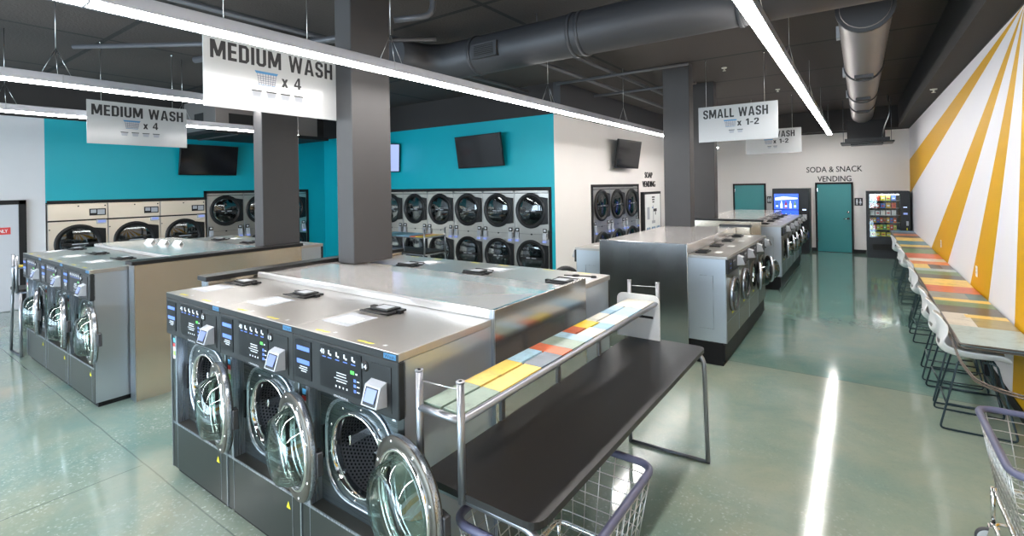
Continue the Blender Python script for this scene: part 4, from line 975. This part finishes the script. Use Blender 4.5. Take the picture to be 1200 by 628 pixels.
lab = ['', 'second white shell stool from the near end of the counter', 'third white shell stool from the near end, close to the second', 'white shell stool standing alone near the middle of the counter, in full side view',
       'white shell stool just beyond the one in full side view', 'first of the far cluster of white stools by the counter', 'second of the far cluster of white stools by the counter', 'farthest white stool, at the end of the counter by the snack machine']
for i, (x, y, a) in enumerate(spots):
    o = st if i == 0 else dup(st, lab[i]); o.location = (x, y, 0); o.rotation_euler = (0, 0, R(-90+a))
t = thing('white_plastic_board', 'white plastic board with a hand slot at the far end of the black folding table', 'board', (-1.50, 3.90, .892))
b = MB(); pts = fil([(-.19, 0, 0), (-.19, 0, .36), (.17, 0, .36), (.17, 0, 0)], .06, 5); b.prism([(p.x, p.z) for p in pts], 'y', 0, .012, 'seat_white'); b.build('panel', t)
MB().box(-.02, .12, -.002, .0, .17, .19, 'slot_dark').build('hand_slot', t)

# ------------------------------------------------------------------ laundry carts
def make_cart(label, w_, l_, zr, loc, rz):
    t = thing('laundry_cart', label, 'cart', loc, rz); hw, hl = w_/2, l_/2; zb = zr-.40; k = .80
    def rect(hx, hy, z, r=.08, n=5): return fil([(-hx, -hy, z), (hx, -hy, z), (hx, hy, z), (-hx, hy, z)], r, n, True)
    MB().tube(rect(hw, hl, zr, .09, 6), .018, 'cart_rim', 10, closed=True).build('rim', t)
    b = MB(); wr = .0026
    for q in (.12, .27, .42, .57, .72, .87):
        u = 1-(1-k)*q; b.tube(rect(hw*u, hl*u, zr-.40*q, .07, 3), wr, 'chrome_wire', 5, closed=True)
    b.tube(rect(hw*k, hl*k, zb, .06, 3), .004, 'chrome_wire', 6, closed=True)
    nx, ny = 7, 11
    for i in range(nx):
        x = -hw*.88+2*hw*.88*i/(nx-1)
        for s_ in (-1, 1): b.tube([(x, s_*hl, zr), (x*k, s_*hl*k, zb)], wr, 'chrome_wire', 5)
        b.tube([(x*k, -hl*k, zb), (x*k, hl*k, zb)], wr, 'chrome_wire', 5)
    for i in range(ny):
        y = -hl*.9+2*hl*.9*i/(ny-1)
        for s_ in (-1, 1): b.tube([(s_*hw, y, zr), (s_*hw*k, y*k, zb)], wr, 'chrome_wire', 5)
        b.tube([(-hw*k, y*k, zb), (hw*k, y*k, zb)], wr, 'chrome_wire', 5)
    b.build('wire_basket', t)
    f = MB(); z = zb-.03; fx, fy = hw*.82, hl*.86
    f.tube(rect(fx, fy, z, .05, 4), .011, 'chrome', 8, closed=True)
    for q in (-.35, .35): f.tube([(-fx, fy*q, z), (fx, fy*q, z)], .009, 'chrome', 8)
    f.tube([(0, -fy, z), (0, fy, z)], .009, 'chrome', 8)
    for sx in (-1, 1):
        for sy in (-1, 1): f.tube([(sx*fx, sy*fy, z), (sx*fx, sy*fy, .155)], .011, 'chrome', 8)
    f.tube(rect(fx, fy, .165, .05, 4), .010, 'chrome', 8, closed=True)
    f.build('base_frame', t)
    for sx in (-1, 1):
        for sy in (-1, 1):
            c = MB(); cx, cy = sx*fx-.02, sy*fy
            c.lathe([(.052, -.012), (.060, -.014), (.063, 0), (.060, .014), (.052, .012)], 'rubber', 'y', (cx, cy, .063), 24)
            c.lathe([(.001, -.013), (.02, -.014), (.045, -.009), (.053, -.013), (.053, .013), (.045, .009), (.02, .014), (.001, .013)], 'wheel', 'y', (cx, cy, .063), 24)
            for s_ in (-1, 1): c.prism([(cx-.018, .055), (cx+.018, .055), (cx+.045, .14), (cx+.0, .14)], 'y', cy+s_*.020-.0015, cy+s_*.020+.0015, 'chrome')
            c.box(cx-.002, cx+.046, cy-.022, cy+.022, .138, .144, 'chrome').lathe([(.018, .142), (.018, .160), (.012, .164)], 'chrome', 'z', (cx+.022, cy, 0), 12)
            c.tube([(cx, cy-.026, .063), (cx, cy+.026, .063)], .006, 'chrome', 8)
            c.build('caster', t)
    return t
make_cart('wire laundry cart with a blue grey rim under the black folding table', .57, .86, .745, (-1.145, 1.975, 0), 0)
make_cart('wire laundry cart with a blue grey rim at the right edge below the counter', .62, .84, .80, (.855, 3.55, 0), 0)

# ------------------------------------------------------------------ vending machines
t = thing('snack_vending_machine', 'black snack vending machine with lit shelves in the right back corner', 'vending machine', (.125, 17.10, 0)); W = .965
b = MB(); b.box(0, W, .5, .78, 0, 1.86, 'black').box(0, .07, 0, .5, 0, 1.86, 'black').box(.76, W, 0, .5, 0, 1.86, 'black').box(.07, .76, 0, .5, 1.78, 1.86, 'black').box(.07, .76, 0, .5, 0, .57, 'black')
b.build('cabinet', t)
s_ = MB()
for z in (.585, .77, .97, 1.17, 1.37, 1.58): s_.box(.072, .758, .06, .45, z, z+.012, 'grey_plastic').box(.072, .758, .05, .06, z-.02, z+.014, 'charcoal')
s_.box(.072, .758, .485, .498, .58, 1.78, 'charcoal').build('shelf_set', t)
M['vlamp'] = mat('vending lamp', (.9, .9, .9), .5, emit=(.95, .97, 1), es=7)
MB().box(.10, .73, .05, .09, 1.755, 1.775, 'vlamp').build('shelf_lamp', t)
MB().box(.07, .76, .004, .010, .57, 1.78, 'window_glass').build('glass_front', t)
MB().box(.80, .93, -.012, 0, 1.40, 1.44, 'charcoal').box(.82, .90, -.014, -.01, 1.41, 1.43, 'vend_pale').build('display', t)
MB().box(.82, .91, -.012, 0, 1.22, 1.27, 'screen_blue').build('price_display', t)
MB().box(.80, .935, -.008, 0, .78, 1.06, 'charcoal').box(.81, .87, -.014, 0, .90, 1.02, 'black').box(.88, .93, -.014, 0, .92, 1.04, 'grey_plastic').box(.885, .905, -.02, 0, .80, .86, 'yellow_st').build('coin_panel', t)
MB().box(.12, .72, -.01, 0, .20, .40, 'charcoal').box(.14, .70, -.014, -.01, .22, .38, 'gap').build('delivery_hatch', t)
cols = [(.85, .75, .08), (.75, .12, .05), (.10, .22, .65), (.85, .85, .85), (.75, .45, .08), (.15, .5, .15), (.5, .12, .1), (.6, .7, .1), (.35, .2, .1)]
pm = [mat('packet %d' % i, c_, .35, var=.4, vscale=30) for i, c_ in enumerate(cols)]
pk = 0
for r_, (z, nn, h_, pal, wh) in enumerate(((.597, 5, .12, (0, 8, 4), 'lowest'), (.782, 8, .14, (7, 0, 7, 5, 1), 'second lowest'), (.982, 8, .14, (2, 4, 8, 1), 'third lowest'), (1.182, 5, .14, (3, 8, 4), 'third highest'), (1.382, 5, .15, (1, 4, 2, 6), 'second highest'), (1.592, 5, .15, (3, 1, 0, 7, 2), 'top'))):
    for i in range(nn):
        w_ = .62/nn*.82; x = .125+.06+(i+.5)*.60/nn+.02; m_ = pm[pal[(i*len(pal))//nn if r_ == 5 else (i*3+r_) % len(pal)]]
        b = MB(); hz = h_*(.9+.15*rnd.random())
        prof = [(-w_/2, 0), (w_/2, 0), (w_*.48, hz*.5), (w_/2, hz), (-w_/2, hz), (-w_*.48, hz*.5)]
        fr = [b.v((p[0], 0, p[1])) for p in prof]; bk = [b.v((p[0], .02, p[1])) for p in prof]
        cf = b.v((0, -.018, hz*.5)); cb = b.v((0, .04, hz*.5))
        for k in range(6):
            b.f([fr[k], fr[(k+1) % 6], cf], m_); b.f([bk[k], cb, bk[(k+1) % 6]], m_); b.f([fr[k], bk[k], bk[(k+1) % 6], fr[(k+1) % 6]], m_)
        b.box(-w_*.3, w_*.3, -.021, -.012, hz*.36, hz*.6, 'paper' if (i+r_) % 2 else 'red_st')
        o = b.build('snack_packet'); o.location = (x, 17.10+.13, z); o.rotation_euler = (0, 0, R(rnd.uniform(-8, 8)))
        cn = ('yellow', 'red', 'blue', 'white', 'orange', 'green', 'dark red', 'lime green', 'brown')[pm.index(m_)]
        tag(o, '%s snack packet, %s from the left on the %s shelf of the machine' % (cn, ('first', 'second', 'third', 'fourth', 'fifth', 'sixth', 'seventh', 'eighth')[i], wh), 'snack', 'snack packets on the %s shelf of the snack machine' % wh)
t = thing('soda_vending_machine', 'black soda vending machine with a blue lit bottle picture', 'vending machine', (-2.23, 17.10, 0)); W = .975
MB().box(0, W, .0, .80, 0, 1.96, 'black', bev=.01).build('cabinet', t)
p = MB().box(.05, .70, -.02, 0, .35, 1.80, 'vend_blue')
for z0 in (1.36, .98, .62):
    p.box(.05, .70, -.024, -.02, z0-.06, z0-.035, 'charcoal')
    for i in range(5):
        x = .13+i*.12; m_ = ('red_st', 'vend_pale', 'green_st', 'brand_blue', 'vend_pale')[(i+int(z0*10)) % 5]
        p.prism([(x-.03, z0), (x+.03, z0), (x+.03, z0+.13), (x+.012, z0+.18), (x+.012, z0+.22), (x-.012, z0+.22), (x-.012, z0+.18), (x-.03, z0+.13)], 'y', -.025, -.02, m_)
        p.box(x-.031, x+.031, -.0265, -.025, z0+.04, z0+.09, 'vend_pale')
p.prism([(.08, 1.60), (.68, 1.64), (.68, 1.68), (.3, 1.72), (.08, 1.68)], 'y', -.024, -.02, 'vend_pale').prism([(.06, .82), (.30, .90), (.68, .84), (.68, .88), (.3, .95), (.06, .88)], 'y', -.024, -.02, 'vend_pale')
p.build('lit_panel', t)
MB().box(.78, .92, -.015, 0, 1.22, 1.36, 'charcoal').box(.80, .90, -.018, -.014, 1.30, 1.34, 'vend_pale').build('display', t)
MB().box(.80, .91, -.016, 0, 1.02, 1.18, 'grey_plastic').build('coin_panel', t); MB().box(.82, .89, -.016, 0, .75, .85, 'charcoal').build('coin_return', t)
MB().box(.08, .66, -.02, 0, .10, .28, 'charcoal').box(.12, .62, -.024, -.019, .13, .25, 'gap').build('delivery_hatch', t)
# soap dispenser in the side wall
t = thing('soap_vending_machine', 'white faced soap vending machine in a black frame on the side wall', 'vending machine', (XM, 14.15, .70)); Y_ = .70
b = MB().box(0, .10, -.72, .72, 0, 1.24, 'blackmatte', bev=.006).build('frame', t)
f = MB().box(.10, .112, -.63, .63, .05, 1.17, 'paper')
x = .114
def qd(y0, y1, z0, z1, m): f.poly([(x, y0, z0), (x, y1, z0), (x, y1, z1), (x, y0, z1)], m)
for a, b_ in ((-.55, -.25), (-.13, .15), (.28, .52)):
    for k in range(3): qd(a+k*.1, a+k*.1+.07, .10, .22, 'brand_blue')
for k in range(3): qd(-.10+.02*k, .14-.02*k, 1.06-k*.07, 1.10-k*.07, 'letter')
qd(-.02, .03, .35, .85, 'grey_plastic'); qd(-.12, .16, .32, .40, 'grey_plastic'); qd(.02, .30, .66, .74, 'charcoal'); qd(.16, .22, .56, .68, 'charcoal'); qd(-.10, .02, .76, .80, 'brand_blue'); qd(-.5, -.3, .45, .8, 'grey_plastic')
f.build('front_panel', t)

# ------------------------------------------------------------------ light, camera, view
wd = bpy.data.worlds.new('daylight'); SC.world = wd; wd.use_nodes = True
bg = wd.node_tree.nodes['Background']; bg.inputs[0].default_value = (.72, .86, 1.0, 1); bg.inputs[1].default_value = 9.0
cam = bpy.data.cameras.new('camera'); co = bpy.data.objects.new('camera', cam); COL.objects.link(co)
F_, PY_, ROLL, TH = 577.7, 218.8, .0162, .6152
cam.sensor_fit = 'HORIZONTAL'; cam.sensor_width = 36; cam.lens = F_/1200*36; cam.shift_y = (PY_-314)/1200; cam.clip_start = .05; cam.clip_end = 200
co.matrix_world = Matrix.Translation((0, 0, 2.15)) @ Matrix.Rotation(TH, 4, 'Z') @ Matrix.Rotation(R(90), 4, 'X') @ Matrix.Rotation(-ROLL, 4, 'Z')
SC.camera = co
SC.view_settings.view_transform = 'Standard'; SC.view_settings.look = 'None'; SC.view_settings.gamma = 1; SC.view_settings.use_curve_mapping = False
SC.view_settings.exposure = 0.75
SC.cycles.max_bounces = 8; SC.cycles.diffuse_bounces = 4; SC.cycles.glossy_bounces = 5; SC.cycles.transparent_max_bounces = 16
SC.cycles.caustics_reflective = False; SC.cycles.caustics_refractive = False; SC.cycles.sample_clamp_indirect = 6; SC.cycles.use_denoising = True
SC.cycles.blur_glossy = .5
